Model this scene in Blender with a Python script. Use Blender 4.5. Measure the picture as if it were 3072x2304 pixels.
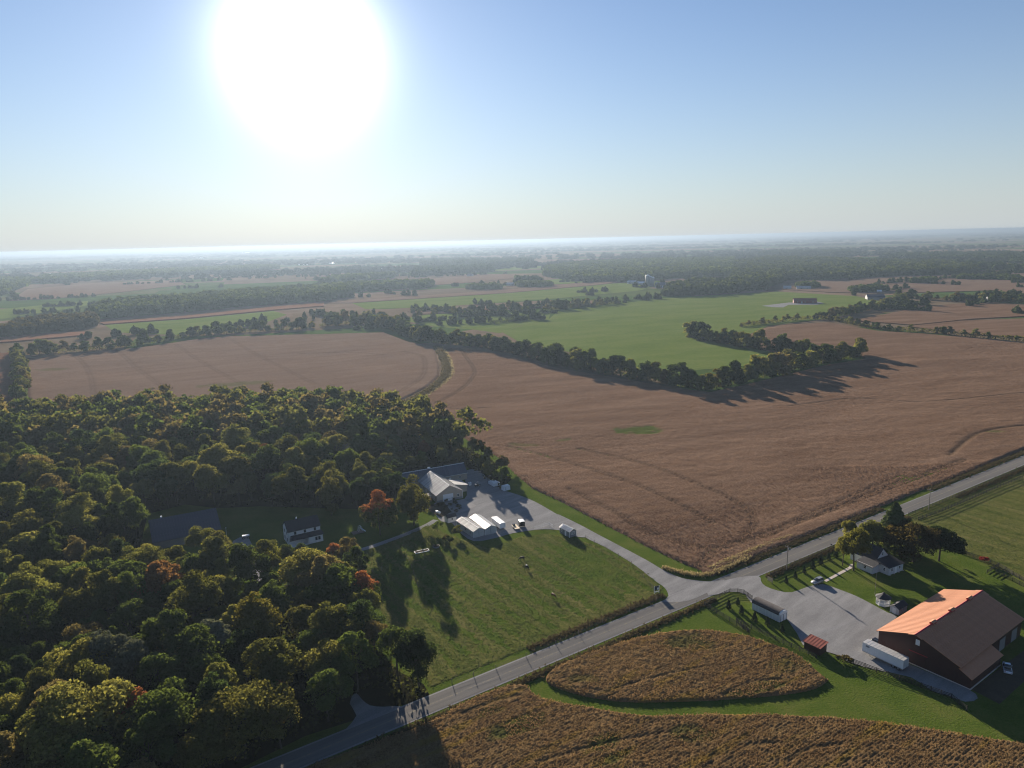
import bpy, bmesh, math, random
import numpy as np
from mathutils import Vector, Matrix

for _o in list(bpy.data.objects):
    bpy.data.objects.remove(_o)
sc = bpy.context.scene
COL = sc.collection
R = math.radians
random.seed(7)
rng = np.random.default_rng(7)

# ------------------------------------------------------------------ camera
CAM_H, PITCH, ROLL, FPX = 110.0, R(11.26), R(1.38), 2170.0
SUN_EL, SUN_AZ = R(13.4), R(-14.6)            # azimuth measured from +Y towards +X
_f = Vector((0, math.cos(PITCH), -math.sin(PITCH)))
_r0 = Vector((1, 0, 0)); _u0 = _r0.cross(_f)
_r = (_r0 * math.cos(ROLL) - _u0 * math.sin(ROLL)).normalized()
_u = _r.cross(_f)
cd = bpy.data.cameras.new('camera'); cam = bpy.data.objects.new('camera', cd); COL.objects.link(cam)
cd.sensor_fit = 'HORIZONTAL'; cd.sensor_width = 36.0; cd.lens = 36.0 * FPX / 3072.0
cd.clip_start = 0.5; cd.clip_end = 200000
m3 = Matrix((_r, _u, -_f)).transposed()
cam.matrix_world = Matrix.Translation((0, 0, CAM_H)) @ m3.to_4x4()
sc.camera = cam

# ------------------------------------------------------------------ sky, sun, exposure
SUN_DIR = Vector((math.sin(SUN_AZ) * math.cos(SUN_EL), math.cos(SUN_AZ) * math.cos(SUN_EL), math.sin(SUN_EL)))
HAZE_FWD = (0.55, 36.0)
SKY_TINT, HAZE_SKY, HAZE_BAND, HAZE_MIX = (0.61, 0.685, 0.83), (3.5, 3.8, 3.95), 0.14, 0.97
AUR_CORE, AUR_WIDE = (50.0, 2.65), (1.3, 14.0)         # (radiance before strength, width in degrees)
w = bpy.data.worlds.new('World'); sc.world = w; w.use_nodes = True
wn, wl = w.node_tree.nodes, w.node_tree.links
wn.clear()
wo = wn.new('ShaderNodeOutputWorld'); bg = wn.new('ShaderNodeBackground')
sky = wn.new('ShaderNodeTexSky'); sky.sky_type = 'NISHITA'; sky.sun_disc = False
sky.sun_elevation = SUN_EL; sky.sun_rotation = SUN_AZ
sky.altitude = 200; sky.air_density = 1.0; sky.dust_density = 1.2; sky.ozone_density = 1.6
sky.dust_density = 0.12; sky.ozone_density = 2.5
bg.inputs['Strength'].default_value = 0.05
def _wm(op, a, b=None, c=None):
    n = wn.new('ShaderNodeMath'); n.operation = op
    for i, v in enumerate((a, b, c)):
        if v is None: continue
        if isinstance(v, (int, float)): n.inputs[i].default_value = v
        else: wl.new(v, n.inputs[i])
    return n.outputs[0]
def _wmix(mode, fac, a, b):
    n = wn.new('ShaderNodeMix'); n.data_type = 'RGBA'; n.blend_type = mode; n.clamp_factor = True
    for s_, v in ((n.inputs[0], fac), (n.inputs[6], a), (n.inputs[7], b)):
        if isinstance(v, (int, float)): s_.default_value = v
        elif isinstance(v, tuple): s_.default_value = (*v, 1)
        else: wl.new(v, s_)
    return n.outputs[2]
wt = wn.new('ShaderNodeTexCoord'); ws = wn.new('ShaderNodeSeparateXYZ'); wl.new(wt.outputs['Generated'], ws.inputs[0])
skyc = _wmix('MULTIPLY', 1.0, sky.outputs[0], SKY_TINT)                       # camera white balance
elev = _wm('MAXIMUM', ws.outputs[2], 0.0)
band = _wm('MULTIPLY', _wm('EXPONENT', _wm('MULTIPLY', elev, -1.0 / HAZE_BAND)), HAZE_MIX)      # pale haze layer low in the sky, all round
dp = wn.new('ShaderNodeVectorMath'); dp.operation = 'DOT_PRODUCT'; wl.new(wt.outputs['Generated'], dp.inputs[0]); dp.inputs[1].default_value = tuple(SUN_DIR)
ang = _wm('ARCCOSINE', _wm('MINIMUM', dp.outputs['Value'], 1.0))
hzf = _wm('MULTIPLY_ADD', _wm('EXPONENT', _wm('DIVIDE', ang, -R(HAZE_FWD[1]))), HAZE_FWD[0], 1.0)   # the haze layer scatters forwards, brighter towards the sun
hc_ = wn.new('ShaderNodeCombineColor')
for i_ in range(3): wl.new(_wm('MULTIPLY', hzf, HAZE_SKY[i_]), hc_.inputs[i_])
skyc = _wmix('MIX', band, skyc, hc_.outputs[0])
core = _wm('MULTIPLY', _wm('EXPONENT', _wm('MULTIPLY', _wm('POWER', _wm('DIVIDE', ang, R(AUR_CORE[1])), 1.4), -1.0)), AUR_CORE[0])   # sun aureole
wide = _wm('MULTIPLY', _wm('EXPONENT', _wm('DIVIDE', ang, -R(AUR_WIDE[1]))), AUR_WIDE[0])
cc_ = wn.new('ShaderNodeCombineColor')
for i_, k_ in enumerate((1.0, 1.0, 1.0)):
    wl.new(_wm('ADD', _wm('MULTIPLY', core, (1.0, .98, .93)[i_]), _wm('MULTIPLY', wide, (.92, .97, 1.0)[i_])), cc_.inputs[i_])
skyc = _wmix('ADD', 1.0, skyc, cc_.outputs[0])
wl.new(skyc, bg.inputs[0]); wl.new(bg.outputs[0], wo.inputs[0])

sd = bpy.data.lights.new('sun', 'SUN'); sun = bpy.data.objects.new('sun', sd); COL.objects.link(sun)
sd.energy = 5.0; sd.angle = R(0.55); sd.color = (1.0, 0.885, 0.745)
sun.rotation_euler = (-SUN_DIR).to_track_quat('-Z', 'Y').to_euler()
sc.view_settings.view_transform = 'Standard'; sc.view_settings.look = 'None'
sc.view_settings.gamma = 1.0; sc.view_settings.exposure = 1.5
sc.view_settings.use_curve_mapping = False
sc.render.engine = 'CYCLES'
cy = sc.cycles
DENOISE = True
cy.use_denoising = DENOISE; cy.filter_width = 1.15
cy.max_bounces = 5; cy.diffuse_bounces = 2; cy.glossy_bounces = 2; cy.transmission_bounces = 3
cy.volume_bounces = 0; cy.transparent_max_bounces = 4
cy.caustics_reflective = False; cy.caustics_refractive = False
cy.sample_clamp_indirect = 4.0

# ------------------------------------------------------------------ survey: a photo pixel -> the spot on the level ground it shows
def G(px, py, z=0.0):
    d = _f * FPX + _r * (px - 1536.0) - _u * (py - 1152.0)
    t = (CAM_H - z) / -d.z
    return (d.x * t, d.y * t)
def _zm(ox, oy, s):
    return lambda x, y, z=0.0: G(ox + x / s, oy + y / s, z)
V = _zm(0, 0, 0.72005)
z1 = _zm(1150, 1350, 3.687); z2 = _zm(2150, 1450, 2.4); z3 = _zm(700, 1400, 3.687); z4 = _zm(1150, 1380, 5.53)
z5 = _zm(2550, 1700, 4.2375); z6 = _zm(2250, 1450, 3.687); z7 = _zm(1450, 1600, 2.765); z8 = _zm(0, 1150, 2.765)
zA = _zm(500, 1700, 2.458); zB = _zm(700, 1150, 2.765); zF = _zm(1400, 650, 2.765); zG = _zm(2200, 650, 2.537); zL = _zm(0, 700, 2.765); zM = _zm(700, 700, 2.765)
def L(fn, *pts): return [fn(*p) for p in pts]
def smooth(pts, closed=True, k=4):
    n = len(pts); out = []
    rngi = range(n) if closed else range(n - 1)
    for i in rngi:
        if closed: p0, p1, p2, p3 = pts[i - 1], pts[i], pts[(i + 1) % n], pts[(i + 2) % n]
        else: p0, p1, p2, p3 = pts[max(i - 1, 0)], pts[i], pts[i + 1], pts[min(i + 2, n - 1)]
        for j in range(k):
            t = j / k
            out.append(tuple(0.5 * (2 * p1[a] + (p2[a] - p0[a]) * t + (2 * p0[a] - 5 * p1[a] + 4 * p2[a] - p3[a]) * t * t
                       + (3 * p1[a] - p0[a] - 3 * p2[a] + p3[a]) * t ** 3) for a in (0, 1)))
    if not closed: out.append(tuple(pts[-1]))
    return out

# ------------------------------------------------------------------ materials
MATS = {}
def nodes_of(name):
    m = bpy.data.materials.new(name); m.use_nodes = True
    nt = m.node_tree; nt.nodes.clear()
    out = nt.nodes.new('ShaderNodeOutputMaterial')
    MATS[name] = m
    return m, nt, out
def _noise(nt, scale, detail=4, rough=0.6, vec=None, dist=0.0):
    n = nt.nodes.new('ShaderNodeTexNoise'); n.inputs['Scale'].default_value = scale
    n.inputs['Detail'].default_value = detail; n.inputs['Roughness'].default_value = rough
    n.inputs['Distortion'].default_value = dist
    if vec is not None: nt.links.new(vec, n.inputs['Vector'])
    return n.outputs['Fac']
def _ramp(nt, fac, stops):
    r = nt.nodes.new('ShaderNodeValToRGB'); nt.links.new(fac, r.inputs[0])
    e = r.color_ramp.elements
    while len(e) > 1: e.remove(e[-1])
    e[0].position = stops[0][0]; e[0].color = (*stops[0][1], 1)
    for p, c in stops[1:]:
        x = e.new(p); x.color = (*c, 1)
    return r.outputs[0]
def _mix(nt, fac, a, b, mode='MIX'):
    m = nt.nodes.new('ShaderNodeMix'); m.data_type = 'RGBA'; m.blend_type = mode
    for s, v in ((m.inputs[0], fac), (m.inputs[6], a), (m.inputs[7], b)):
        if isinstance(v, (int, float)): s.default_value = v
        elif isinstance(v, tuple): s.default_value = (*v, 1)
        else: nt.links.new(v, s)
    return m.outputs[2]
def _coord(nt, rot=0.0, scale=(1, 1, 1)):
    t = nt.nodes.new('ShaderNodeTexCoord'); mp = nt.nodes.new('ShaderNodeMapping')
    mp.vector_type = 'TEXTURE'; mp.inputs['Rotation'].default_value = (0, 0, rot); mp.inputs['Scale'].default_value = tuple(1.0 / q for q in scale)
    nt.links.new(t.outputs['Object'], mp.inputs[0])
    return mp.outputs[0]
def _finish(nt, out, col, rough=0.9, bump=None, metallic=0.0, spec=0.2, coat=0.0):
    b = nt.nodes.new('ShaderNodeBsdfPrincipled')
    if isinstance(col, tuple): b.inputs['Base Color'].default_value = (*col, 1)
    else: nt.links.new(col, b.inputs['Base Color'])
    if isinstance(rough, (int, float)): b.inputs['Roughness'].default_value = rough
    else: nt.links.new(rough, b.inputs['Roughness'])
    b.inputs['Metallic'].default_value = metallic
    b.inputs['Specular IOR Level'].default_value = spec
    b.inputs['Coat Weight'].default_value = coat
    if bump:
        h, s, d = bump
        n = nt.nodes.new('ShaderNodeBump'); n.inputs['Strength'].default_value = s; n.inputs['Distance'].default_value = d
        nt.links.new(h, n.inputs['Height']); nt.links.new(n.outputs[0], b.inputs['Normal'])
    nt.links.new(b.outputs[0], out.inputs[0])
    return b
def plain(name, c, rough=0.7, var=0.15, scale=1.5, metallic=0.0, spec=0.3, bump=0.0):
    m, nt, out = nodes_of(name)
    v = _coord(nt); n = _noise(nt, scale, 5, 0.65, v)
    col = _ramp(nt, n, [(0.25, tuple(x * (1 - var) for x in c)), (0.75, tuple(min(1, x * (1 + var)) for x in c))])
    _finish(nt, out, col, rough, (_noise(nt, scale * 8, 3, 0.6, v), bump, 0.03) if bump else None, metallic, spec)
    return m
def ground_mat(name, stops, s1, s2, rot=0.0, stretch=(1, 1, 1), bump=(1.5, 0.5, 0.1), speck=None):
    """stops: colour ramp of a broad noise; s1 broad scale, s2 fine scale."""
    m, nt, out = nodes_of(name)
    v0 = _coord(nt); v = _coord(nt, rot, stretch)
    a = _noise(nt, s1, 5, 0.62, v, 0.3); b = _noise(nt, s2, 4, 0.7, v0)
    f = nt.nodes.new('ShaderNodeMath'); f.operation = 'MULTIPLY_ADD'; f.inputs[1].default_value = 0.45
    nt.links.new(b, f.inputs[0])
    g = nt.nodes.new('ShaderNodeMath'); g.operation = 'MULTIPLY'; g.inputs[1].default_value = 0.6
    nt.links.new(a, g.inputs[0]); nt.links.new(g.outputs[0], f.inputs[2])
    col = _ramp(nt, f.outputs[0], stops)
    if speck: col = _mix(nt, _ramp(nt, _noise(nt, speck[0], 2, 0.5, v0), [(speck[1], (0, 0, 0)), (speck[1] + .08, (1, 1, 1))]), col, speck[2])
    _finish(nt, out, col, 1.0, (_noise(nt, bump[0], 5, 0.7, v0), bump[1], bump[2]), 0, 0.0)
    return m
def crop_mat(name, stops, s1, s2, rot, stretch, weed=(0.085, 0.115, 0.026), bare=(0.06, 0.045, 0.028), bump=(2.0, 0.8, 0.25), transl=0.25, yellow=None):
    """dry standing crop; vertex attributes weed / bare mark green patches and wheel tracks."""
    m, nt, out = nodes_of(name)
    v0 = _coord(nt); v = _coord(nt, rot, stretch)
    a = _noise(nt, s1, 5, 0.62, v, 0.4); b = _noise(nt, s2, 4, 0.75, v0)
    f = nt.nodes.new('ShaderNodeMath'); f.operation = 'MULTIPLY_ADD'; f.inputs[1].default_value = 0.72
    nt.links.new(b, f.inputs[0])
    g = nt.nodes.new('ShaderNodeMath'); g.operation = 'MULTIPLY'; g.inputs[1].default_value = 0.36
    nt.links.new(a, g.inputs[0]); nt.links.new(g.outputs[0], f.inputs[2])
    col = _ramp(nt, f.outputs[0], stops)
    if yellow:
        col = _mix(nt, _ramp(nt, _noise(nt, yellow[0], 4, 0.6, v), [(yellow[1], (0, 0, 0)), (yellow[1] + .12, (1, 1, 1))]), col, yellow[2])
    for nm, c in (('weed', weed), ('bare', bare)):
        at = nt.nodes.new('ShaderNodeAttribute'); at.attribute_name = nm
        col = _mix(nt, at.outputs['Fac'], col, c)
    bp = nt.nodes.new('ShaderNodeBump'); bp.inputs['Strength'].default_value = bump[1]; bp.inputs['Distance'].default_value = bump[2]
    nt.links.new(_noise(nt, bump[0], 5, 0.75, v0), bp.inputs['Height'])
    d = nt.nodes.new('ShaderNodeBsdfDiffuse'); tr = nt.nodes.new('ShaderNodeBsdfTranslucent'); mx = nt.nodes.new('ShaderNodeMixShader')
    for s in (d, tr):
        nt.links.new(col, s.inputs['Color'])
    nt.links.new(bp.outputs[0], d.inputs['Normal'])
    mx.inputs[0].default_value = transl
    nt.links.new(d.outputs[0], mx.inputs[1]); nt.links.new(tr.outputs[0], mx.inputs[2]); nt.links.new(mx.outputs[0], out.inputs[0])
    return m
def leaf_mat(name, transl=0.48, hue=0.35, tip=None):
    """foliage: the tree's own colour (object colour) varied leaf by leaf; tip = autumn colour near the top."""
    m, nt, out = nodes_of(name)
    oi = nt.nodes.new('ShaderNodeObjectInfo'); v = _coord(nt)
    col = oi.outputs['Color']
    big = _noise(nt, 0.35, 3, 0.6, v); fine = _noise(nt, 2.2, 3, 0.7, v)
    col = _mix(nt, _ramp(nt, big, [(0.35, (0, 0, 0)), (0.7, (hue,) * 3)]), col, _mix(nt, 1.0, col, (1.28, 1.15, 0.8), 'MULTIPLY'))
    col = _mix(nt, 1.0, col, _ramp(nt, fine, [(0.25, (0.62, 0.62, 0.62)), (0.75, (1.35, 1.35, 1.35))]), 'MULTIPLY')
    if tip:
        tc = nt.nodes.new('ShaderNodeTexCoord'); sp = nt.nodes.new('ShaderNodeSeparateXYZ')
        nt.links.new(tc.outputs['Generated'], sp.inputs[0])
        ad = nt.nodes.new('ShaderNodeMath'); ad.operation = 'MULTIPLY_ADD'; ad.inputs[1].default_value = 0.7
        nt.links.new(_noise(nt, 0.3, 2, 0.5, v), ad.inputs[0]); nt.links.new(sp.outputs[2], ad.inputs[2])
        col = _mix(nt, _ramp(nt, ad.outputs[0], [(tip[1], (0, 0, 0)), (tip[1] + .12, (1, 1, 1))]), col, tip[0])
    d = nt.nodes.new('ShaderNodeBsdfDiffuse'); t = nt.nodes.new('ShaderNodeBsdfTranslucent'); mx = nt.nodes.new('ShaderNodeMixShader')
    nt.links.new(col, d.inputs['Color'])
    nt.links.new(_mix(nt, 1.0, col, (1.2, 1.15, 0.75), 'MULTIPLY'), t.inputs['Color'])
    mx.inputs[0].default_value = transl
    nt.links.new(d.outputs[0], mx.inputs[1]); nt.links.new(t.outputs[0], mx.inputs[2])
    nt.links.new(mx.outputs[0], out.inputs[0])
    return m
def metal_roof(name, c, rough=0.42, rib=0.0, var=0.12, metallic=0.35, streak=0.2):
    m, nt, out = nodes_of(name)
    v = _coord(nt, 0, (1, 1, 1)); vs = _coord(nt, 0, (1.2, 0.15, 1))
    oi = nt.nodes.new('ShaderNodeObjectInfo')
    col = _ramp(nt, _noise(nt, 0.9, 5, 0.7, vs), [(0.3, tuple(x * (1 - var) for x in c)), (0.7, tuple(x * (1 + var) for x in c))])
    col = _mix(nt, 1.0, col, _ramp(nt, oi.outputs['Random'], [(0, (1 - streak,) * 3), (1, (1 + streak,) * 3)]), 'MULTIPLY')
    rg = _ramp(nt, _noise(nt, 1.5, 4, 0.6, v), [(0.3, (rough * .8,) * 3), (0.7, (min(1, rough * 1.25),) * 3)])
    _finish(nt, out, col, rg, (_noise(nt, 6, 3, 0.5, v), 0.08, 0.02), metallic, 0.4)
    return m

# tone palette -------------------------------------------------------
m, nt, out = nodes_of('far_land')
_v = _coord(nt, 0.35, (1, 1.7, 1)); _vo = nt.nodes.new('ShaderNodeTexVoronoi'); _vo.distance = 'CHEBYCHEV'; _vo.inputs['Scale'].default_value = 0.0024; _vo.inputs['Randomness'].default_value = 0.8
nt.links.new(_v, _vo.inputs['Vector']); _sp = nt.nodes.new('ShaderNodeSeparateColor'); nt.links.new(_vo.outputs['Color'], _sp.inputs[0])
_c = _ramp(nt, _sp.outputs[0], [(0.0, (0.060, 0.095, 0.026)), (0.22, (0.14, 0.105, 0.070)), (0.42, (0.075, 0.10, 0.032)), (0.6, (0.175, 0.125, 0.085)), (0.78, (0.10, 0.105, 0.045)), (0.92, (0.15, 0.11, 0.07))])
_c.node.color_ramp.interpolation = 'CONSTANT'
_c = _mix(nt, 1.0, _c, _ramp(nt, _noise(nt, 0.02, 4, 0.6, _coord(nt)), [(0.25, (0.75, 0.75, 0.75)), (0.75, (1.2, 1.2, 1.2))]), 'MULTIPLY')
_finish(nt, out, _c, 1.0, None, 0, 0.0)
ground_mat('lawn', [(0.32, (0.0382, 0.0612, 0.0102)), (0.5, (0.0680, 0.1003, 0.0161)), (0.66, (0.1062, 0.1173, 0.0289))], 0.09, 1.6, 0, (1, 1, 1), (2.2, 1.0, 0.25))
ground_mat('meadow', [(0.34, (0.0425, 0.0561, 0.0127)), (0.46, (0.0765, 0.0892, 0.0221)), (0.58, (0.1190, 0.1148, 0.0357)), (0.72, (0.1700, 0.1445, 0.0638))], 0.11, 1.4, R(123), (0.16, 2.4, 1), (2.0, 0.8, 0.2))
ground_mat('pasture', [(0.3, (0.0774, 0.1126, 0.0229)), (0.5, (0.1056, 0.1452, 0.0326)), (0.7, (0.1452, 0.1672, 0.0484))], 0.012, 0.25, R(20), (1, 2.5, 1), (0.9, 0.5, 0.2))
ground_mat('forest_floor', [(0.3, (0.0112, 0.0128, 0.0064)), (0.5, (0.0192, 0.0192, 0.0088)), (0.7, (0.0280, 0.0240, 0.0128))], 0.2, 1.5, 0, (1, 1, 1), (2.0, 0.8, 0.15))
ground_mat('gravel', [(0.28, (0.1364, 0.1332, 0.1318)), (0.5, (0.2082, 0.2050, 0.2024)), (0.72, (0.3015, 0.2960, 0.2902))], 0.16, 3.4, R(40), (0.35, 1.8, 1), (6.0, 0.7, 0.05), (9.0, 0.63, (0.3492, 0.3450, 0.3392)))
ground_mat('asphalt', [(0.25, (0.1105, 0.1062, 0.1020)), (0.5, (0.1445, 0.1377, 0.1292)), (0.75, (0.1827, 0.1742, 0.1615))], 0.25, 4.0, R(33), (0.10, 2.5, 1), (9.0, 0.4, 0.02))
ground_mat('concrete', [(0.25, (0.42, 0.37, 0.33)), (0.75, (0.55, 0.49, 0.44))], 0.6, 5.0)
ground_mat('apron_concrete', [(0.25, (0.2400, 0.2320, 0.2240)), (0.75, (0.3040, 0.2920, 0.2800))], 0.5, 5.0)
ground_mat('soil', [(0.3, (0.05, 0.042, 0.03)), (0.7, (0.085, 0.07, 0.05))], 0.3, 2.0)
SOY = [(0.32, (0.075, 0.042, 0.025)), (0.46, (0.16, 0.096, 0.060)), (0.58, (0.235, 0.148, 0.096)), (0.72, (0.33, 0.22, 0.15))]
crop_mat('soy_big', SOY, 0.03, 1.1, R(12), (0.45, 2.0, 1), bump=(1.6, 0.9, 0.3))
crop_mat('soy_left', [(0.30, (0.1350, 0.0900, 0.0630)), (0.5, (0.2070, 0.1395, 0.0990)), (0.75, (0.2790, 0.1980, 0.1440))], 0.03, 0.9, R(25), (0.5, 2.0, 1), bump=(1.2, 0.8, 0.3))
crop_mat('soy_near', [(0.28, (0.0898, 0.0515, 0.0242)), (0.43, (0.1884, 0.1123, 0.0532)), (0.57, (0.2782, 0.1777, 0.0805)), (0.74, (0.3589, 0.2479, 0.1128))], 0.14, 2.2, R(33), (0.35, 2.2, 1), bump=(3.0, 0.9, 0.15), transl=0.35, yellow=(0.11, 0.55, (0.28, 0.185, 0.05)))
crop_mat('corn_dry', [(0.3, (0.1700, 0.0892, 0.0510)), (0.5, (0.2550, 0.1360, 0.0850)), (0.75, (0.3230, 0.1870, 0.1190))], 0.05, 0.8, R(10), (0.3, 3.0, 1), bump=(0.9, 0.8, 0.4))
crop_mat('weeds_dry', [(0.28, (0.0315, 0.0288, 0.0126)), (0.48, (0.0765, 0.0630, 0.0288)), (0.62, (0.1170, 0.0900, 0.0450)), (0.8, (0.0810, 0.0945, 0.0270))], 0.3, 2.0, 0, (1, 1, 1), bump=(3.0, 0.9, 0.15), transl=0.35)
crop_mat('grass_gold', [(0.3, (0.17, 0.13, 0.055)), (0.5, (0.28, 0.22, 0.10)), (0.75, (0.38, 0.31, 0.16))], 0.3, 2.0, 0, (1, 1, 1), bump=(3.0, 0.9, 0.15), transl=0.45)
crop_mat('grass_tuft', [(0.3, (0.05, 0.075, 0.016)), (0.5, (0.085, 0.115, 0.028)), (0.75, (0.14, 0.15, 0.045))], 0.3, 2.0, 0, (1, 1, 1), bump=(3.0, 0.9, 0.15), transl=0.45)
leaf_mat('leaf'); leaf_mat('leaf_maple', 0.42, 0.3, ((0.27, 0.105, 0.048), 0.97)); leaf_mat('leaf_silver', 0.25, 0.15)
leaf_mat('leaf_far', 0.3, 0.3); leaf_mat('needle', 0.15, 0.15)
plain('bark', (0.075, 0.06, 0.048), 0.95, 0.3, 3.0, spec=0.1, bump=0.5)
plain('bark_pale', (0.20, 0.18, 0.155), 0.95, 0.25, 3.0, spec=0.1, bump=0.5)
plain('white_siding', (0.55, 0.55, 0.54), 0.6, 0.06, 0.8)
plain('house_white', (0.74, 0.74, 0.73), 0.6, 0.06, 0.8)
plain('white_metal', (0.72, 0.73, 0.74), 0.4, 0.06, 0.8, 0.0, 0.5)
plain('white_trim', (0.8, 0.79, 0.76), 0.5, 0.05)
plain('tan_siding', (0.40, 0.34, 0.27), 0.65, 0.08, 0.8)
plain('grey_siding', (0.42, 0.42, 0.41), 0.6, 0.07, 0.8)
plain('dark_grey_siding', (0.20, 0.20, 0.205), 0.6, 0.1, 0.8)
plain('dark_shingle', (0.035, 0.035, 0.04), 0.75, 0.3, 4.0, spec=0.25)
plain('brown_shingle', (0.06, 0.05, 0.048), 0.8, 0.3, 4.0)
plain('barn_red', (0.036, 0.010, 0.009), 0.6, 0.12, 1.2)
plain('red_trim', (0.30, 0.02, 0.03), 0.45, 0.1)
plain('glass', (0.02, 0.025, 0.03), 0.08, 0.1, 1.0, 0.0, 0.8)
plain('black_paint', (0.012, 0.012, 0.013), 0.25, 0.2, 1.0, 0, 0.6)
plain('black_board', (0.022, 0.02, 0.018), 0.8, 0.3, 3.0)
plain('rubber', (0.015, 0.015, 0.015), 0.85, 0.2)
plain('steel', (0.45, 0.46, 0.47), 0.35, 0.15, 2.0, 0.8, 0.5)
plain('silver_paint', (0.42, 0.40, 0.38), 0.25, 0.06, 1.0, 0.5, 0.6)
plain('blue_white_paint', (0.62, 0.68, 0.76), 0.25, 0.06, 1.0, 0.1, 0.6)
plain('wood_post', (0.15, 0.12, 0.09), 0.9, 0.25, 3.0, bump=0.3)
plain('tan_board', (0.50, 0.38, 0.24), 0.7, 0.12, 2.0)
plain('pole_wood', (0.22, 0.19, 0.16), 0.9, 0.2, 2.0)
plain('plastic_wrap', (0.62, 0.66, 0.70), 0.3, 0.1, 1.5, 0, 0.6, bump=0.6)
plain('horse_black', (0.018, 0.014, 0.012), 0.6, 0.3); plain('horse_bay', (0.13, 0.05, 0.025), 0.6, 0.3); plain('horse_white', (0.7, 0.68, 0.64), 0.7, 0.1)
plain('sign_dark', (0.03, 0.045, 0.06), 0.5, 0.2); plain('lamp_glass', (0.7, 0.7, 0.68), 0.2, 0.05)
plain('brick_red', (0.28, 0.10, 0.07), 0.85, 0.2); plain('far_roof_white', (0.75, 0.76, 0.78), 0.35, 0.05, 1, 0.3, 0.5)
plain('far_red', (0.22, 0.06, 0.045), 0.6, 0.15); plain('far_grey', (0.28, 0.28, 0.28), 0.6, 0.15); plain('silo_grey', (0.32, 0.32, 0.32), 0.7, 0.15)
metal_roof('roof_copper', (0.42, 0.178, 0.085), 0.6, metallic=0.0, var=0.06, streak=0.05)
metal_roof('roof_grey', (0.30, 0.295, 0.285), 0.5, metallic=0.3, var=0.2, streak=0.22)
metal_roof('roof_blue', (0.085, 0.10, 0.125), 0.5, metallic=0.3, var=0.12, streak=0.12)
metal_roof('roof_navy', (0.05, 0.056, 0.075), 0.55, metallic=0.2, var=0.12, streak=0.0)
metal_roof('roof_bright', (0.62, 0.61, 0.58), 0.38, metallic=0.6, var=0.1, streak=0.1)
metal_roof('roof_red', (0.34, 0.10, 0.06), 0.45, metallic=0.4, var=0.08, streak=0.1)
metal_roof('roof_trailer', (0.55, 0.53, 0.50), 0.45, metallic=0.4, var=0.12, streak=0.15)

# ------------------------------------------------------------------ mesh helpers
class MB:
    def __init__(s): s.v = []; s.f = []
    def add(s, vs, fs):
        k = len(s.v); s.v += [tuple(p) for p in vs]; s.f += [tuple(i + k for i in q) for q in fs]; return s
    def box(s, x0, x1, y0, y1, z0, z1):
        return s.add([(x0, y0, z0), (x1, y0, z0), (x1, y1, z0), (x0, y1, z0), (x0, y0, z1), (x1, y0, z1), (x1, y1, z1), (x0, y1, z1)],
                     [(0, 3, 2, 1), (4, 5, 6, 7), (0, 1, 5, 4), (1, 2, 6, 5), (2, 3, 7, 6), (3, 0, 4, 7)])
    def prism(s, prof, a0, a1, axis='y'):
        """prof: polygon in (h, z); extruded along axis ('y': h is x; 'x': h is y)."""
        n = len(prof)
        P = (lambda h, z, a: (h, a, z)) if axis == 'y' else (lambda h, z, a: (a, h, z))
        vs = [P(h, z, a0) for h, z in prof] + [P(h, z, a1) for h, z in prof]
        return s.add(vs, [tuple(range(n)), tuple(range(2 * n - 1, n - 1, -1))] + [(i, i + n, (i + 1) % n + n, (i + 1) % n) for i in range(n)])
    def tube(s, pts, rad, n=7):
        pts = [Vector(p) for p in pts]; rings = []
        for i, p in enumerate(pts):
            t = (pts[min(i + 1, len(pts) - 1)] - pts[max(i - 1, 0)]).normalized()
            a = t.cross(Vector((0, 0, 1)) if abs(t.z) < .9 else Vector((1, 0, 0))).normalized(); b = t.cross(a)
            r = rad[i] if isinstance(rad, (list, tuple)) else rad
            rings.append([p + (a * math.cos(q * 2 * math.pi / n) + b * math.sin(q * 2 * math.pi / n)) * r for q in range(n)])
        vs = [v for g in rings for v in g]; fs = []
        for i in range(len(rings) - 1):
            for q in range(n):
                fs.append((i * n + q, i * n + (q + 1) % n, (i + 1) * n + (q + 1) % n, (i + 1) * n + q))
        fs += [tuple(range(n - 1, -1, -1)), tuple(range((len(rings) - 1) * n, len(rings) * n))]
        return s.add(vs, fs)
    def disc_y(s, cx, cy0, cy1, cz, r, n=14):
        return s.tube([(cx, cy0, cz), (cx, cy1, cz)], r, n)
    def mesh(s, name, mat, smooth_=False):
        me = bpy.data.meshes.new(name); me.from_pydata(s.v, [], s.f); me.validate()
        bm = bmesh.new(); bm.from_mesh(me); bmesh.ops.recalc_face_normals(bm, faces=bm.faces); bm.to_mesh(me); bm.free()
        me.materials.append(MATS[mat])
        if smooth_: me.polygons.foreach_set('use_smooth', [True] * len(me.polygons))
        return me
    def build(s, name, mat, parent=None, smooth_=False):
        return link(name, s.mesh(name, mat, smooth_), parent)
def link(name, data, parent=None, loc=None):
    o = bpy.data.objects.new(name, data); COL.objects.link(o)
    if parent is not None: o.parent = parent
    if loc is not None: o.location = loc
    return o
def tag(o, label=None, cat=None, group=None, kind=None):
    if label: o['label'] = label
    if cat: o['category'] = cat
    if group: o['group'] = group
    if kind: o['kind'] = kind
    return o
def thing(name, label, cat, xy=(0, 0), ang=0.0, group=None, z=0.0):
    o = link(name, None); o.location = (xy[0], xy[1], z); o.rotation_euler = (0, 0, R(ang)); o.empty_display_size = 0.5
    return tag(o, label, cat, group)
def box(name, mat, parent, x0, x1, y0, y1, z0, z1): return MB().box(x0, x1, y0, y1, z0, z1).build(name, mat, parent)
_UB = {}
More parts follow.
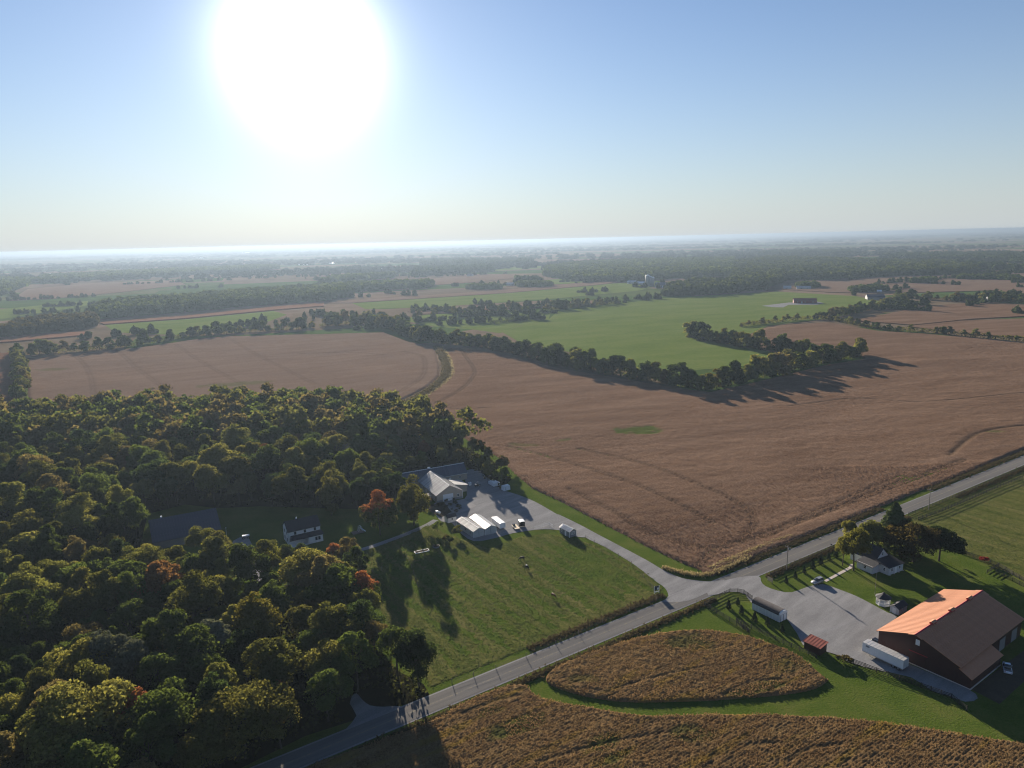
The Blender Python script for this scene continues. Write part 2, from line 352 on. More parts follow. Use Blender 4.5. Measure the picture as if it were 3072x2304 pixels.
def bar(name, mat, parent, a, b, wy, wz):
    """a straight bar from a to b (shared unit-box mesh, scaled)."""
    if mat not in _UB: _UB[mat] = MB().box(0, 1, -.5, .5, -.5, .5).mesh('bar', mat)
    a, b = Vector(a), Vector(b); d = b - a
    o = link(name, _UB[mat], parent); o.location = a; o.scale = (d.length, wy, wz)
    yaw = math.atan2(d.y, d.x); pit = -math.atan2(d.z, math.hypot(d.x, d.y))
    o.rotation_euler = (0, pit, yaw)
    return o
def np_mesh(name, verts, quads, mat, attrs=None, smooth_=True):
    me = bpy.data.meshes.new(name); nv, nf = len(verts), len(quads); k = quads.shape[1]
    me.vertices.add(nv); me.vertices.foreach_set('co', np.asarray(verts, np.float32).ravel())
    me.loops.add(nf * k); me.loops.foreach_set('vertex_index', np.asarray(quads, np.int32).ravel())
    me.polygons.add(nf); me.polygons.foreach_set('loop_start', np.arange(0, nf * k, k, dtype=np.int32))
    me.polygons.foreach_set('use_smooth', np.full(nf, smooth_))
    me.update(calc_edges=True)
    for n_, a in (attrs or {}).items():
        at = me.attributes.new(n_, 'FLOAT', 'POINT'); at.data.foreach_set('value', np.asarray(a, np.float32))
    me.materials.append(MATS[mat])
    return me
def sheet(name, pts, z, mat, kind='structure', label=None, cat=None, thick=0.0):
    bm = bmesh.new(); vs = [bm.verts.new((p[0], p[1], z)) for p in pts]
    f = bm.faces.new(vs)
    if f.normal.z < 0: f.normal_flip()
    bm.normal_update()
    if f.normal.z < 0: f.normal_flip()
    bmesh.ops.triangulate(bm, faces=[f])
    me = bpy.data.meshes.new(name); bm.to_mesh(me); bm.free(); me.materials.append(MATS[mat])
    return tag(link(name, me), label, cat, None, kind)

# -------- value noise on numpy points
_perm = rng.random((512, 512))
def vnoise(x, y):
    xi = np.floor(x).astype(int); yi = np.floor(y).astype(int); fx = x - xi; fy = y - yi
    fx = fx * fx * (3 - 2 * fx); fy = fy * fy * (3 - 2 * fy)
    g = lambda a, b: _perm[a % 512, b % 512]
    return (g(xi, yi) * (1 - fx) + g(xi + 1, yi) * fx) * (1 - fy) + (g(xi, yi + 1) * (1 - fx) + g(xi + 1, yi + 1) * fx) * fy
def fbm(x, y, s, o=3):
    t = 0; a = 1; n = 0
    for k in range(o): t = t + a * vnoise(x / s * 2 ** k + 17 * k, y / s * 2 ** k + 31 * k); n += a; a *= .5
    return t / n
def inside(poly, X, Y):
    P = np.asarray(poly); r = np.zeros(X.shape, bool); n = len(P); j = n - 1
    for i in range(n):
        xi, yi = P[i]; xj, yj = P[j]
        if yi != yj:
            c = ((yi > Y) != (yj > Y)) & (X < (xj - xi) * (Y - yi) / (yj - yi) + xi)
            r ^= c
        j = i
    return r
def dist_to(line, X, Y, closed=False):
    P = np.asarray(line); D = np.full(X.shape, 1e9)
    n = len(P)
    for i in range(n if closed else n - 1):
        a, b = P[i], P[(i + 1) % n]; d = b - a; l2 = (d @ d) or 1e-9
        t = np.clip(((X - a[0]) * d[0] + (Y - a[1]) * d[1]) / l2, 0, 1)
        D = np.minimum(D, np.hypot(X - a[0] - t * d[0], Y - a[1] - t * d[1]))
    return D
def grid_field(name, poly, h, res, mat, amp=0.3, nscale=2.0, tracks=(), weeds=(), rows=None, edge=0.7, ymax=None, base=0.0, row_amp=0.12, broad=0.0, track=.5):
    P = np.asarray(poly); x0, y0 = P.min(0) - res * 2; x1, y1 = P.max(0) + res * 2
    if ymax: y1 = min(y1, ymax)
    xs = np.arange(x0, x1, res); ys = np.arange(y0, y1, res)
    X, Y = np.meshgrid(xs, ys)
    X = X + (rng.random(X.shape) - .5) * res * .5; Y = Y + (rng.random(Y.shape) - .5) * res * .5
    ins = inside(poly, X, Y); D = dist_to(poly, X, Y, True); sd_ = np.where(ins, D, -D)
    keep = sd_ > -res * 1.6
    prof = np.clip(sd_ / edge, -1, 1)
    tuft = fbm(X, Y, nscale, 3)
    Z = np.where(sd_ > 0, h * np.clip(prof, 0, 1) ** .6, -0.25 + 0 * X) + np.where(sd_ > 0, (tuft - .5) * 2 * amp * np.clip(prof, 0.15, 1), 0)
    if broad: Z = Z + np.where(sd_ > 0, (fbm(X, Y, 60, 2) - .5) * broad * np.clip(sd_ / 8, 0, 1), 0)
    if rows is not None:
        a, sp = rows; q = (-X * math.sin(a) + Y * math.cos(a)) / sp
        Z = Z + np.where(sd_ > 0, row_amp * np.cos(2 * math.pi * q) * np.clip(prof, 0, 1), 0)
    bare = np.zeros(X.shape); weed = np.zeros(X.shape)
    for line, wid, gauge in tracks:
        d = dist_to(line, X, Y)
        k = np.exp(-((d - gauge) / wid) ** 2) if gauge else np.exp(-(d / wid) ** 2)
        bare = np.maximum(bare, k * track)
    for cx, cy, rx, ry, a, st in weeds:
        ca, sa = math.cos(a), math.sin(a); dx, dy = X - cx, Y - cy
        q = ((dx * ca + dy * sa) / rx) ** 2 + ((-dx * sa + dy * ca) / ry) ** 2
        weed = np.maximum(weed, np.clip((1.25 - q - (fbm(X, Y, 4, 2) - .5) * 1.6) * 1.5, 0, 1) * st)
    Z = Z - bare * h * .8 - weed * h * .3 + base
    idx = np.full(X.shape, -1); kk = keep
    cell = kk[:-1, :-1] & kk[1:, :-1] & kk[:-1, 1:] & kk[1:, 1:] & (((sd_[:-1, :-1] > -res) | (sd_[1:, 1:] > -res)))
    use = np.zeros(X.shape, bool); use[:-1, :-1] |= cell; use[1:, :-1] |= cell; use[:-1, 1:] |= cell; use[1:, 1:] |= cell
    idx[use] = np.arange(use.sum())
    q = np.stack([idx[:-1, :-1][cell], idx[:-1, 1:][cell], idx[1:, 1:][cell], idx[1:, :-1][cell]], 1)
    v = np.stack([X[use], Y[use], Z[use]], 1)
    return link(name, np_mesh(name, v, q, mat, {'bare': bare[use], 'weed': weed[use]}))
def quads_at(C, N, size, up=None):
    """small leaf quads centred at C with normals N (numpy arrays)."""
    n = len(C); a = rng.normal(size=(n, 3)); T = np.cross(N, a); T /= np.linalg.norm(T, axis=1, keepdims=True) + 1e-9
    B = np.cross(N, T); s = size.reshape(-1, 1) * .5
    asp = (.65 + .5 * rng.random((n, 1)))
    v = np.stack([C - T * s - B * s * asp, C + T * s - B * s * asp * .7, C + T * s * .8 + B * s * asp, C - T * s * .9 + B * s * asp * 1.1], 1).reshape(-1, 3)
    return v, np.arange(n * 4).reshape(-1, 4)
def tufts(name, pts, z, hgt, wid, mat, per=3, lean=0.35, parent=None):
    """upright grass / weed blades: slim triangles-with-a-top standing at pts."""
    P = np.repeat(np.asarray(pts, float), per, 0); n = len(P)
    Z = np.repeat(np.broadcast_to(np.asarray(z, float), (len(pts),)), per)
    P = P + rng.normal(size=P.shape) * wid * .5
    a = rng.random(n) * 2 * math.pi; h = hgt * (.55 + .8 * rng.random(n)); ww = wid * (.6 + .8 * rng.random(n))
    dx, dy = np.cos(a) * ww / 2, np.sin(a) * ww / 2
    lx, ly = rng.normal(size=n) * lean * h, rng.normal(size=n) * lean * h
    v = np.stack([np.stack([P[:, 0] - dx, P[:, 1] - dy, Z], 1), np.stack([P[:, 0] + dx, P[:, 1] + dy, Z], 1),
                  np.stack([P[:, 0] + dx * .8 + lx, P[:, 1] + dy * .8 + ly, Z + h], 1), np.stack([P[:, 0] - dx * .8 + lx, P[:, 1] - dy * .8 + ly, Z + h * .85], 1)], 1).reshape(-1, 3)
    return link(name, np_mesh(name, v, np.arange(n * 4).reshape(-1, 4), mat, None, False), parent)
def scatter_poly(poly, dens, ymax=1e9):
    P = np.asarray(poly); lo, hi = P.min(0), P.max(0); n = int((hi[0] - lo[0]) * (hi[1] - lo[1]) * dens)
    q = lo + rng.random((n, 2)) * (hi - lo); q = q[inside(poly, q[:, 0], q[:, 1])]
    return q[q[:, 1] < ymax]
def scatter_line(line, dens, half):
    out = []
    for a, b in zip(line[:-1], line[1:]):
        a, b = np.array(a), np.array(b); l = np.hypot(*(b - a)); n = max(1, int(l * half * 2 * dens))
        d = (b - a) / l; t = rng.random((n, 1)) * l; s = rng.normal(size=(n, 1)) * half * .6
        out.append(a + d * t + np.array([-d[1], d[0]]) * s)
    return np.concatenate(out)

#=PART2=
# ================================================================== THE SETTING
S = 60000.0
sheet('ground', [(-S, -2000), (S, -2000), (S, S), (-S, S)], 0.0, 'far_land')
sheet('farm_lawn', [(-330, 60), (330, 60), (430, 420), (-60, 420), (-330, 400)], 0.03, 'lawn')

# ---- the county road, its shoulder, the lanes and yards
def offset(line, d):
    out = []
    for i, p in enumerate(line):
        a, b = line[max(i - 1, 0)], line[min(i + 1, len(line) - 1)]
        dx, dy = b[0] - a[0], b[1] - a[1]; l = math.hypot(dx, dy)
        out.append((p[0] - dy / l * d, p[1] + dx / l * d))
    return out
def ribbon(line, wd): return offset(line, wd / 2) + offset(line, -wd / 2)[::-1]
nE = [(768, 2304), (1045, 2188), (1192, 2125), (1314, 2090), (1450, 2030), (1642, 1942), (1812, 1875), (2007, 1792), (2250, 1698), (2521, 1594), (2711, 1515), (2850, 1458), (3072, 1368)]
sE = [(927, 2286), (1049, 2237), (1192, 2180), (1318, 2131), (1450, 2077), (1703, 1969), (1920, 1871), (2112, 1802), (2250, 1735), (2489, 1637), (2719, 1538), (2850, 1485), (3072, 1393)]
nW, sW = np.array([G(*p) for p in nE]), np.array([G(*p) for p in sE])
cx = np.concatenate([nW, sW]); mu = cx.mean(0); u_, s_, vt = np.linalg.svd(cx - mu); rd = vt[0] * np.sign(vt[0][0]); rn = np.array([-rd[1], rd[0]])
off = ((nW - mu) @ rn).mean() - ((sW - mu) @ rn).mean()
RW = float(np.clip(off, 5.6, 6.6)); RC = mu + rn * (((nW - mu) @ rn).mean() + ((sW - mu) @ rn).mean()) / 2
def along(t, o=0.0): p = RC + rd * t + rn * o; return (float(p[0]), float(p[1]))
ROAD_A = math.degrees(math.atan2(rd[1], rd[0]))
# small measured bend of the road: keep the measured centre offsets, smoothed
ts = ((nW - RC) @ rd + (sW - RC) @ rd) / 2; os_ = ((nW - RC) @ rn + (sW - RC) @ rn) / 2
cf = np.polyfit(ts, os_, 2)
def bend(t): tt = np.clip(t, ts.min(), ts.max()); return float(np.polyval(cf, tt))
road_line = [along(t, bend(t)) for t in range(-260, 900, 12)]
sheet('road_shoulder', ribbon(road_line, RW + 1.1), 0.075, 'gravel')
road = sheet('road', ribbon(road_line, RW), 0.10, 'asphalt')
m_, nt_, out_ = nodes_of('worn_yellow'); _finish(nt_, out_, _mix(nt_, _ramp(nt_, _noise(nt_, 1.2, 4, 0.7, _coord(nt_)), [(0.45, (0, 0, 0)), (0.62, (1, 1, 1))]), (0.175, 0.165, 0.15), (0.30, 0.25, 0.14)), 0.9)
for o_ in (-0.12, 0.12):
    sheet('road_marking', ribbon(offset(road_line, o_), 0.10), 0.104, 'worn_yellow')

drive_poly = smooth(L(z7, (600, -160), (820, 20), (1000, 110), (1220, 240), (1340, 330), (1430, 400), (1505, 455), (1535, 520), (1500, 570), (1700, 560), (1900, 470), (2000, 390), (1890, 402), (1760, 392), (1640, 370), (1500, 310), (1350, 222), (1130, 105), (930, 0), (780, -80)), True, 3)
sheet('driveway', drive_poly, 0.115, 'gravel')
lot_poly = smooth(L(z1, (2130, 960), (1990, 900), (1850, 880), (1680, 885), (1420, 925), (1240, 975), (1000, 1010), (830, 900), (760, 810), (640, 790), (560, 680), (560, 600), (640, 560), (900, 540), (915, 400), (900, 250), (1000, 215), (1120, 280), (1300, 430), (1500, 500), (1680, 575), (1900, 700), (2212, 880), (2290, 960)), True, 3)
sheet('gravel_yard', lot_poly, 0.10, 'gravel')
sheet('concrete_apron', L(z4, (1010, 712), (1330, 655), (1545, 760), (1450, 820), (1230, 890), (1130, 860)), 0.13, 'apron_concrete')
sheet('garden_bed', L(z4, (700, 760), (1000, 715), (1180, 740), (1320, 830), (1100, 880), (960, 960), (780, 860)), 0.12, 'soil')
lane = smooth(L(zB, (1000, 1400), (1180, 1345), (1400, 1265), (1590, 1185), (1680, 1135)), False, 4)
sheet('farm_lane', ribbon(lane, 2.6), 0.09, 'gravel')
yard2 = smooth(L(z2, (-40, 735), (150, 680), (300, 668), (318, 705), (350, 742), (440, 775), (540, 787), (640, 752), (760, 728), (880, 765), (1000, 812), (1100, 862), (1230, 932), (1300, 965), (1200, 1050), (1230, 1170), (1400, 1310), (1790, 1472), (1880, 1550), (1790, 1575), (1660, 1530), (1540, 1490), (1400, 1400), (1150, 1345), (950, 1290), (860, 1235), (700, 1190), (620, 1165), (510, 985), (250, 862), (205, 800), (90, 782), (-60, 812)), True, 2)
sheet('barn_yard', yard2, 0.125, 'gravel')
sheet('sidewalk', L(z6, (815, 1078), (1095, 925), (1105, 895), (1135, 895), (1130, 940), (845, 1092)), 0.09, 'concrete')
sheet('wood_lane', smooth(L(zA, (1390, 930), (1440, 980), (1500, 1025), (1600, 1035), (1720, 1030), (1700, 1075), (1340, 1215), (1330, 1190), (1400, 1100), (1350, 1010)), True, 2), 0.085, 'gravel')
sheet('house_yard_drive', smooth(L(z3, (0, 820), (140, 770), (200, 850), (260, 1000), (330, 1150), (380, 1280), (300, 1300), (180, 1150), (90, 1000), (0, 900)), True, 2), 0.06, 'gravel')
sheet('lane_behind_barn', L(z5, (1545, 1565), (1900, 1300), (2300, 1000), (2500, 1200), (1900, 1750)), 0.075, 'soil')

# ---- woodland floor
wood_n = L(V, (-260, 960), (-60, 935), (150, 908), (400, 898), (600, 896), (800, 898), (870, 908), (960, 948), (1060, 992), (1105, 1036), (1080, 1058), (1010, 1010), (930, 1012), (868, 1040), (850, 1095), (780, 1100), (700, 1098), (560, 1094), (470, 1098), (400, 1090), (320, 1110), (300, 1190), (150, 1200), (-300, 1200))
wood_s = L(V, (-300, 1200), (150, 1200), (300, 1222), (330, 1244), (470, 1256), (505, 1292), (560, 1280), (640, 1258), (700, 1248), (740, 1240), (768, 1295), (800, 1380), (860, 1450), (915, 1478), (930, 1505), (800, 1545), (660, 1590), (480, 1680), (300, 1790), (0, 1900), (-500, 1900), (-600, 1500))
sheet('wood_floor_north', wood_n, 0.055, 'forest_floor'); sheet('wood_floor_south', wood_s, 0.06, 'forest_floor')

# ---- meadow of the horse paddock (tufted mown grass)
meadow = L(V, (928, 1488), (1100, 1418), (1300, 1335), (1425, 1287), (1432, 1272), (1400, 1240), (1350, 1212), (1290, 1178), (1230, 1160), (1180, 1152), (1120, 1160), (1060, 1185), (1000, 1165), (960, 1150), (930, 1130), (870, 1160), (775, 1196), (800, 1290), (860, 1380), (905, 1440))
mo = grid_field('meadow', meadow, 0.12, 0.5, 'meadow', 0.085, 1.3, rows=(R(123), 5.5), edge=1.2, row_amp=0.05, broad=0.6)
tag(mo, kind='structure')
pad2 = L(V, (1960, 1115), (2040, 1075), (2212, 1010), (2400, 1010), (2400, 1300), (2212, 1255), (2100, 1205), (2000, 1165))
tag(grid_field('horse_paddock', pad2, 0.10, 0.7, 'meadow', 0.08, 2.2, edge=1.5), kind='structure')
strip = L(V, (1960, 1180), (2060, 1185), (2212, 1255), (2500, 1400), (2500, 1700), (2212, 1640))
tu = tufts('paddock_grass', np.concatenate([scatter_poly(meadow, 2.4), scatter_poly(pad2, 1.0)]), 0.10, 0.17, 0.2, 'grass_tuft', 2, 0.5)
tag(tu, 'short tufted green grass growing over the two horse paddocks', 'grass', None, 'stuff')

# ---- crop fields
tr = lambda fn, *p: smooth(L(fn, *p), False, 5)
bigA = L(V, (1540, 1246), (1495, 1226), (1400, 1182), (1300, 1130), (1215, 1085), (1150, 1055), (1115, 1025), (1080, 990), (1000, 945), (900, 898), (868, 876), (905, 862), (945, 838), (972, 812), (978, 790), (968, 765), (960, 752), (1010, 752), (1100, 770), (1200, 795), (1300, 812), (1380, 825), (1480, 842), (1532, 848), (1600, 834), (1700, 810), (1780, 790), (1868, 776), (1850, 762), (1740, 775), (1640, 755), (1600, 735), (1640, 712), (1700, 702), (1790, 697), (1900, 716), (2000, 722), (2100, 731), (2260, 748), (2500, 790), (2500, 860), (2212, 972), (2000, 1056), (1800, 1136), (1640, 1200), (1575, 1225))
wheel = [
 (tr(V, (1500, 1235), (1545, 1190), (1600, 1172), (1700, 1140), (1830, 1090), (1960, 1040), (2080, 995)), 0.55, 1.0),
 (tr(V, (1545, 1190), (1480, 1175), (1400, 1150), (1330, 1110), (1230, 1060)), 0.5, 0.9),
 (tr(V, (1600, 1172), (1625, 1140), (1622, 1110), (1590, 1085), (1500, 1045), (1380, 1000), (1250, 970)), 0.5, 0.9),
 (tr(V, (868, 880), (930, 875), (985, 850), (1015, 825), (1025, 800), (1005, 770), (995, 755)), 0.6, 1.1),
 (tr(V, (930, 880), (1000, 885), (1060, 882)), 0.8, 0),
 (tr(V, (1100, 965), (1180, 985), (1260, 1010), (1400, 1060), (1540, 1130)), 0.5, 0.9),
 (tr(V, (1700, 880), (1850, 862), (2000, 870), (2212, 850)), 0.6, 0),
 (tr(V, (2050, 985), (2110, 940), (2180, 925), (2240, 920)), 1.2, 0),
 (tr(V, (1950, 1030), (1800, 1095), (1650, 1160)), 0.6, 1.5)]
g0 = V(1382, 931); g1 = V(1215, 953); g2 = V(2150, 935); g3 = V(1130, 962)
fA = grid_field('soybean_field', bigA, 0.75, 1.1, 'soy_big', 0.22, 2.2, wheel, [(*g0, 14, 9, R(0), 0.9), (*g1, 5, 2.5, R(30), .5), (*g2, 6, 3, 0, .5), (*g3, 9, 3, R(-20), .4)], edge=0.9, ymax=1150, broad=1.4, track=.62)
_pa = scatter_poly(bigA, 1.5, 330)
_ta = tufts('dry_stalks', _pa, 0.5, 0.42, 0.3, 'soy_big', 1, 0.35); _ta.parent = fA; tag(_ta, kind='stuff')
tag(fA, 'large brown ripe soybean field beyond the road junction', 'crop field', None, 'stuff')
leftB = L(V, (95, 905), (62, 860), (60, 775), (130, 768), (300, 752), (450, 730), (560, 722), (740, 714), (820, 715), (880, 738), (936, 750), (948, 790), (948, 812), (920, 838), (860, 868), (800, 905), (600, 905), (300, 905))
wl_ = [(tr(V, (870, 760), (912, 770), (918, 800), (905, 822), (860, 850), (800, 875)), 0.9, 1.4), (tr(V, (250, 755), (300, 800), (370, 850)), 0.7, 1.4), (tr(V, (150, 760), (190, 800), (205, 870)), 0.7, 1.4), (tr(V, (380, 745), (430, 780), (520, 830)), 0.6, 1.4), (tr(V, (500, 735), (560, 770), (680, 830)), 0.6, 1.4), (tr(V, (650, 765), (760, 762), (830, 768)), 0.8, 1.4)]
q1 = V(510, 832); q2 = V(110, 800)
fB = grid_field('soybean_field', leftB, 0.75, 1.3, 'soy_left', 0.22, 3.0, wl_, [(*q1, 28, 9, R(15), .45), (*q2, 16, 8, 0, .4)], edge=1.0, ymax=900, broad=1.4, track=.3)
tag(fB, 'pale tan soybean field between the wood and the far tree line', 'crop field', None, 'stuff')
cornL = L(V, (-200, 775), (25, 764), (35, 790), (40, 860), (60, 905), (-200, 930))
tag(grid_field('corn_field', cornL, 1.4, 1.0, 'corn_dry', 0.25, 2.0, rows=(R(80), 3.2), edge=1.0, row_amp=0.45), 'reddish dry corn field in rows at the picture edge', 'crop field', None, 'stuff')

near1 = smooth(L(V, (1180, 1472), (1196, 1448), (1280, 1410), (1390, 1377), (1480, 1363), (1560, 1367), (1650, 1387), (1720, 1417), (1778, 1462), (1785, 1474), (1740, 1494), (1600, 1510), (1400, 1518), (1290, 1510), (1212, 1490)), True, 4)
near2 = smooth(L(V, (640, 1675), (800, 1610), (945, 1555), (1000, 1522), (1090, 1486), (1135, 1482), (1156, 1504), (1200, 1518), (1290, 1533), (1400, 1548), (1600, 1545), (1750, 1550), (1900, 1562), (2100, 1592), (2212, 1608), (2400, 1640), (2400, 1800), (1400, 1800), (600, 1800)), True, 3)
def nearfield(name, poly, seed, label, weeds, tracks):
    o = grid_field(name, poly, 0.62, 0.34, 'soy_near', 0.17, 0.9, tracks, weeds, rows=(R(33 if seed else 30), 0.76), edge=0.45, row_amp=0.2, track=.28)
    tag(o, label, 'crop field', None, 'stuff')
    pts = scatter_poly(poly, 9.0)
    tracksD = np.zeros(len(pts))
    for ln, wd_, ga in tracks: tracksD = np.maximum(tracksD, np.exp(-((dist_to(ln, pts[:, 0], pts[:, 1])) / (wd_ + .2)) ** 2))
    dn = fbm(pts[:, 0], pts[:, 1], 5, 3)
    keep = (tracksD < .4) & (dn > 0.36 + 0.15 * rng.random(len(pts)))
    t = tufts('dry_stalks', pts[keep], 0.42, 0.38, 0.19, 'soy_near', 2, 0.3)
    t.parent = o; tag(t, kind='stuff')
    return o
c1 = V(1530, 1420); c2 = V(1640, 1490); c3 = V(1260, 1470)
nearfield('soybean_field', near1, 0, 'oval patch of brown soybeans ringed by mown grass', [(*V(1490, 1390), 7, 5, 0, .55), (*c2, 9, 2.0, R(15), .7), (*c3, 5, 2, 0, .4), (*V(1700, 1440), 6, 3, 0.3, .35)],
          [(tr(V, (1300, 1500), (1420, 1465), (1540, 1440)), .3, 0), (tr(V, (1560, 1505), (1620, 1478), (1690, 1470)), .45, 0)])
nearfield('soybean_field', near2, 1, 'golden brown soybean field along the bottom edge', [(*V(1120, 1570), 8, 3, R(30), .75), (*V(1300, 1610), 5, 2.5, R(30), .7), (*V(1500, 1590), 5, 3, 0, .55), (*V(1330, 1640), 5, 1.5, .5, .6), (*V(1060, 1540), 4, 2, 0.4, .6)],
          [(tr(V, (1170, 1650), (1300, 1610), (1450, 1585)), .5, 0), (tr(V, (1480, 1600), (1540, 1640), (1520, 1670)), .7, 0), (tr(V, (1000, 1545), (1080, 1515), (1130, 1505)), .6, 0), (tr(V, (1620, 1612), (1680, 1608)), .6, 0), (tr(V, (1700, 1650), (1740, 1625), (1820, 1610)), .5, 0)])

# ---- rough verges: weeds, ditch grass, golden grass at the corner
vg = []
for t0, t1, o_, hw, de in ((-60, 118, RW / 2 + 3.0, 1.3, 9), (-120, 120, -RW / 2 - 2.6, 1.1, 10), (150, 420, RW / 2 + 2.6, 1.4, 5), (150, 420, -RW / 2 - 3.2, 1.4, 4)):
    ln = [along(t, bend(t) + o_) for t in np.arange(t0, t1, 6)]
    vg.append(scatter_line(ln, de, hw))
vg = np.concatenate(vg); tj = (vg - RC) @ rd
jl, jr = float((np.array(z7(1500, 500)) - RC) @ rd), float((np.array(z7(2000, 390)) - RC) @ rd)
js0, js1 = float((np.array(z2(-30, 800)) - RC) @ rd), float((np.array(z2(330, 690)) - RC) @ rd)
oo = (vg - RC) @ rn
vg = vg[~(((oo > 0) & (tj > jl - 1) & (tj < jr + 1)) | ((oo < 0) & (tj > js0 - 2) & (tj < js1 + 2)))]
tag(tufts('roadside_weeds', vg, 0.03, 0.48, 0.28, 'weeds_dry', 3, 0.3), 'dark weeds and dead grass along the road ditches', 'weeds', None, 'stuff')
gold = L(z7, (1480, 290), (1640, 330), (1760, 355), (1880, 345), (2000, 300), (2212, 200))
gold2 = L(z2, (-60, 620), (150, 535), (300, 470), (420, 425), (540, 385))
pg = np.concatenate([scatter_line(gold, 8, 1.0), scatter_line(gold2, 6, .9)])
tag(tufts('golden_grass', pg, 0.15, 0.75, 0.22, 'grass_gold', 3, 0.3), 'tall golden grass edging the big field at the junction', 'grass', None, 'stuff')
ditch = smooth(L(V, (858, 882), (905, 862), (945, 838), (970, 812), (972, 790), (962, 768), (950, 750)), False, 4)
dp = scatter_line(offset(ditch, -1.0), 2.0, 2.2)
tag(tufts('ditch_grass', dp, 0.0, 1.0, 0.6, 'grass_gold', 2, 0.3), 'winding strip of pale grass along the field ditch', 'grass', None, 'stuff')
tag(tufts('ditch_weeds', scatter_line(offset(ditch, 3.0), 2.4, 2.6), 0.0, 1.5, 0.9, 'weeds_dry', 3, 0.3), 'dark weeds on the far bank of the field ditch', 'weeds', None, 'stuff')

# ---- distant fields and pastures (flat, one sheet each)
for nm, mt, z, pts in [
 ('pasture', 'pasture', 0.20, [(1085, 718), (1130, 702), (1185, 690), (1205, 672), (1300, 660), (1430, 645), (1530, 638), (1680, 630), (1850, 640), (1905, 652), (1880, 666), (1830, 680), (1760, 692), (1660, 704), (1590, 735), (1640, 752), (1725, 772), (1600, 792), (1500, 800), (1380, 795), (1250, 765), (1120, 738)]),
 ('pasture', 'pasture', 0.18, [(860, 690), (920, 680), (1000, 676), (1190, 676), (1185, 690), (1125, 703), (1080, 720), (1020, 712), (940, 706)]),
 ('pasture', 'pasture', 0.22, [(225, 702), (400, 690), (590, 672), (620, 680), (560, 702), (380, 724), (250, 718)]),
 ('pasture', 'pasture', 0.22, [(-200, 690), (0, 668), (190, 650), (190, 660), (0, 690), (-200, 710)]),
 ('pasture', 'pasture', 0.22, [(760, 655), (900, 645), (1100, 632), (1290, 615), (1420, 606), (1440, 612), (1380, 628), (1200, 645), (960, 662), (790, 668)]),
 ('pasture', 'pasture', 0.24, [(1180, 605), (1240, 600), (1300, 606), (1360, 606), (1290, 612), (1200, 614)]),
 ('pasture', 'pasture', 0.3, [(1415, 562), (1500, 557), (1620, 553), (1660, 556), (1540, 561), (1430, 566)]),
 ('pasture', 'pasture', 0.3, [(1000, 580), (1180, 574), (1200, 578), (1060, 586)])]:
    sheet(nm, L(V, *pts), z, mt)
k_ = 0
for mt, z, h, pts in [
 ('corn_dry', 0, 1.6, [(215, 698), (400, 684), (590, 664), (700, 655), (700, 662), (590, 671), (400, 689), (225, 702)]),
 ('soy_left', 0, 1.0, [(700, 655), (900, 640), (1100, 626), (1290, 608), (1360, 608), (1290, 616), (1100, 633), (900, 646), (760, 655)]),
 ('soy_left', 0, 1.0, [(880, 672), (1000, 665), (1150, 656), (1330, 648), (1290, 656), (1150, 667), (1000, 675), (900, 680)]),
 ('soy_left', 0, 1.0, [(700, 625), (860, 612), (960, 600), (1090, 594), (1130, 600), (1000, 612), (860, 622), (760, 632)]),
 ('soy_left', 0, 1.0, [(20, 650), (60, 625), (200, 612), (380, 605), (400, 615), (260, 632), (120, 645)]),
 ('corn_dry', 0, 1.5, [(-150, 735), (0, 728), (180, 718), (200, 724), (20, 740), (-150, 748)]),
 ('soy_left', 0, 1.0, [(1690, 626), (1710, 612), (1780, 603), (1990, 596), (2250, 590), (2500, 588), (2500, 640), (2250, 638), (2150, 628), (2000, 632), (1900, 634), (1790, 632)]),
 ('soy_big', 0, 1.0, [(1840, 694), (1900, 682), (1990, 664), (2090, 656), (2250, 662), (2500, 668), (2500, 690), (2250, 682), (2100, 690), (1970, 703), (1905, 698)]),
 ('soy_big', 0, 1.0, [(1960, 706), (2080, 694), (2250, 688), (2500, 695), (2500, 765), (2250, 732), (2100, 724)]),
 ('soy_left', 0, 1.0, [(1850, 566), (2060, 560), (2250, 566), (2400, 572), (2400, 582), (2212, 578), (2000, 574), (1850, 576)]),
 ('soy_left', 0, 1.0, [(1540, 562), (1640, 556), (1720, 556), (1720, 562), (1600, 572), (1540, 572)]),
 ('soy_left', 0, 1.0, [(1820, 546), (1910, 545), (1900, 554), (1830, 556)]),
 ('soy_left', 0, 1.0, [(2100, 540), (2250, 538), (2250, 544), (2110, 545)]),
 ('soy_left', 0, 1.0, [(300, 575), (450, 570), (620, 566), (620, 570), (450, 576), (310, 580)])]:
    P_ = L(V, *pts); o_ = MB()
    n_ = len(P_)
    me_ = MB().add([(p[0], p[1], 0) for p in P_] + [(p[0], p[1], h) for p in P_], [tuple(range(n_, 2 * n_))] + [(i, (i + 1) % n_, (i + 1) % n_ + n_, i + n_) for i in range(n_)])
    ob = me_.build('distant_crop', mt)
    bm = bmesh.new(); bm.from_mesh(ob.data); bmesh.ops.triangulate(bm, faces=[f for f in bm.faces if len(f.verts) > 4]); bm.to_mesh(ob.data); bm.free()
    names = ['dark dry corn strip beside the far left pasture', 'long tan crop strip across the middle distance', 'narrow tan crop strip below the green band', 'tan field in front of the far wood edge', 'pinkish field enclosed by woods on the left', 'reddish strip by the round copse', 'wide tan field beyond the red cattle barn', 'tan field behind the hedge bend on the right', 'tan field cut by the dark lane on the right', 'tan clearing between the right woods', 'small tan field near the distant green field', 'tiny tan clearing below the horizon', 'thin tan field at the right horizon', 'thin tan strip in the hazy left distance']
    tag(ob, names[k_], 'crop field', None, 'stuff'); k_ += 1
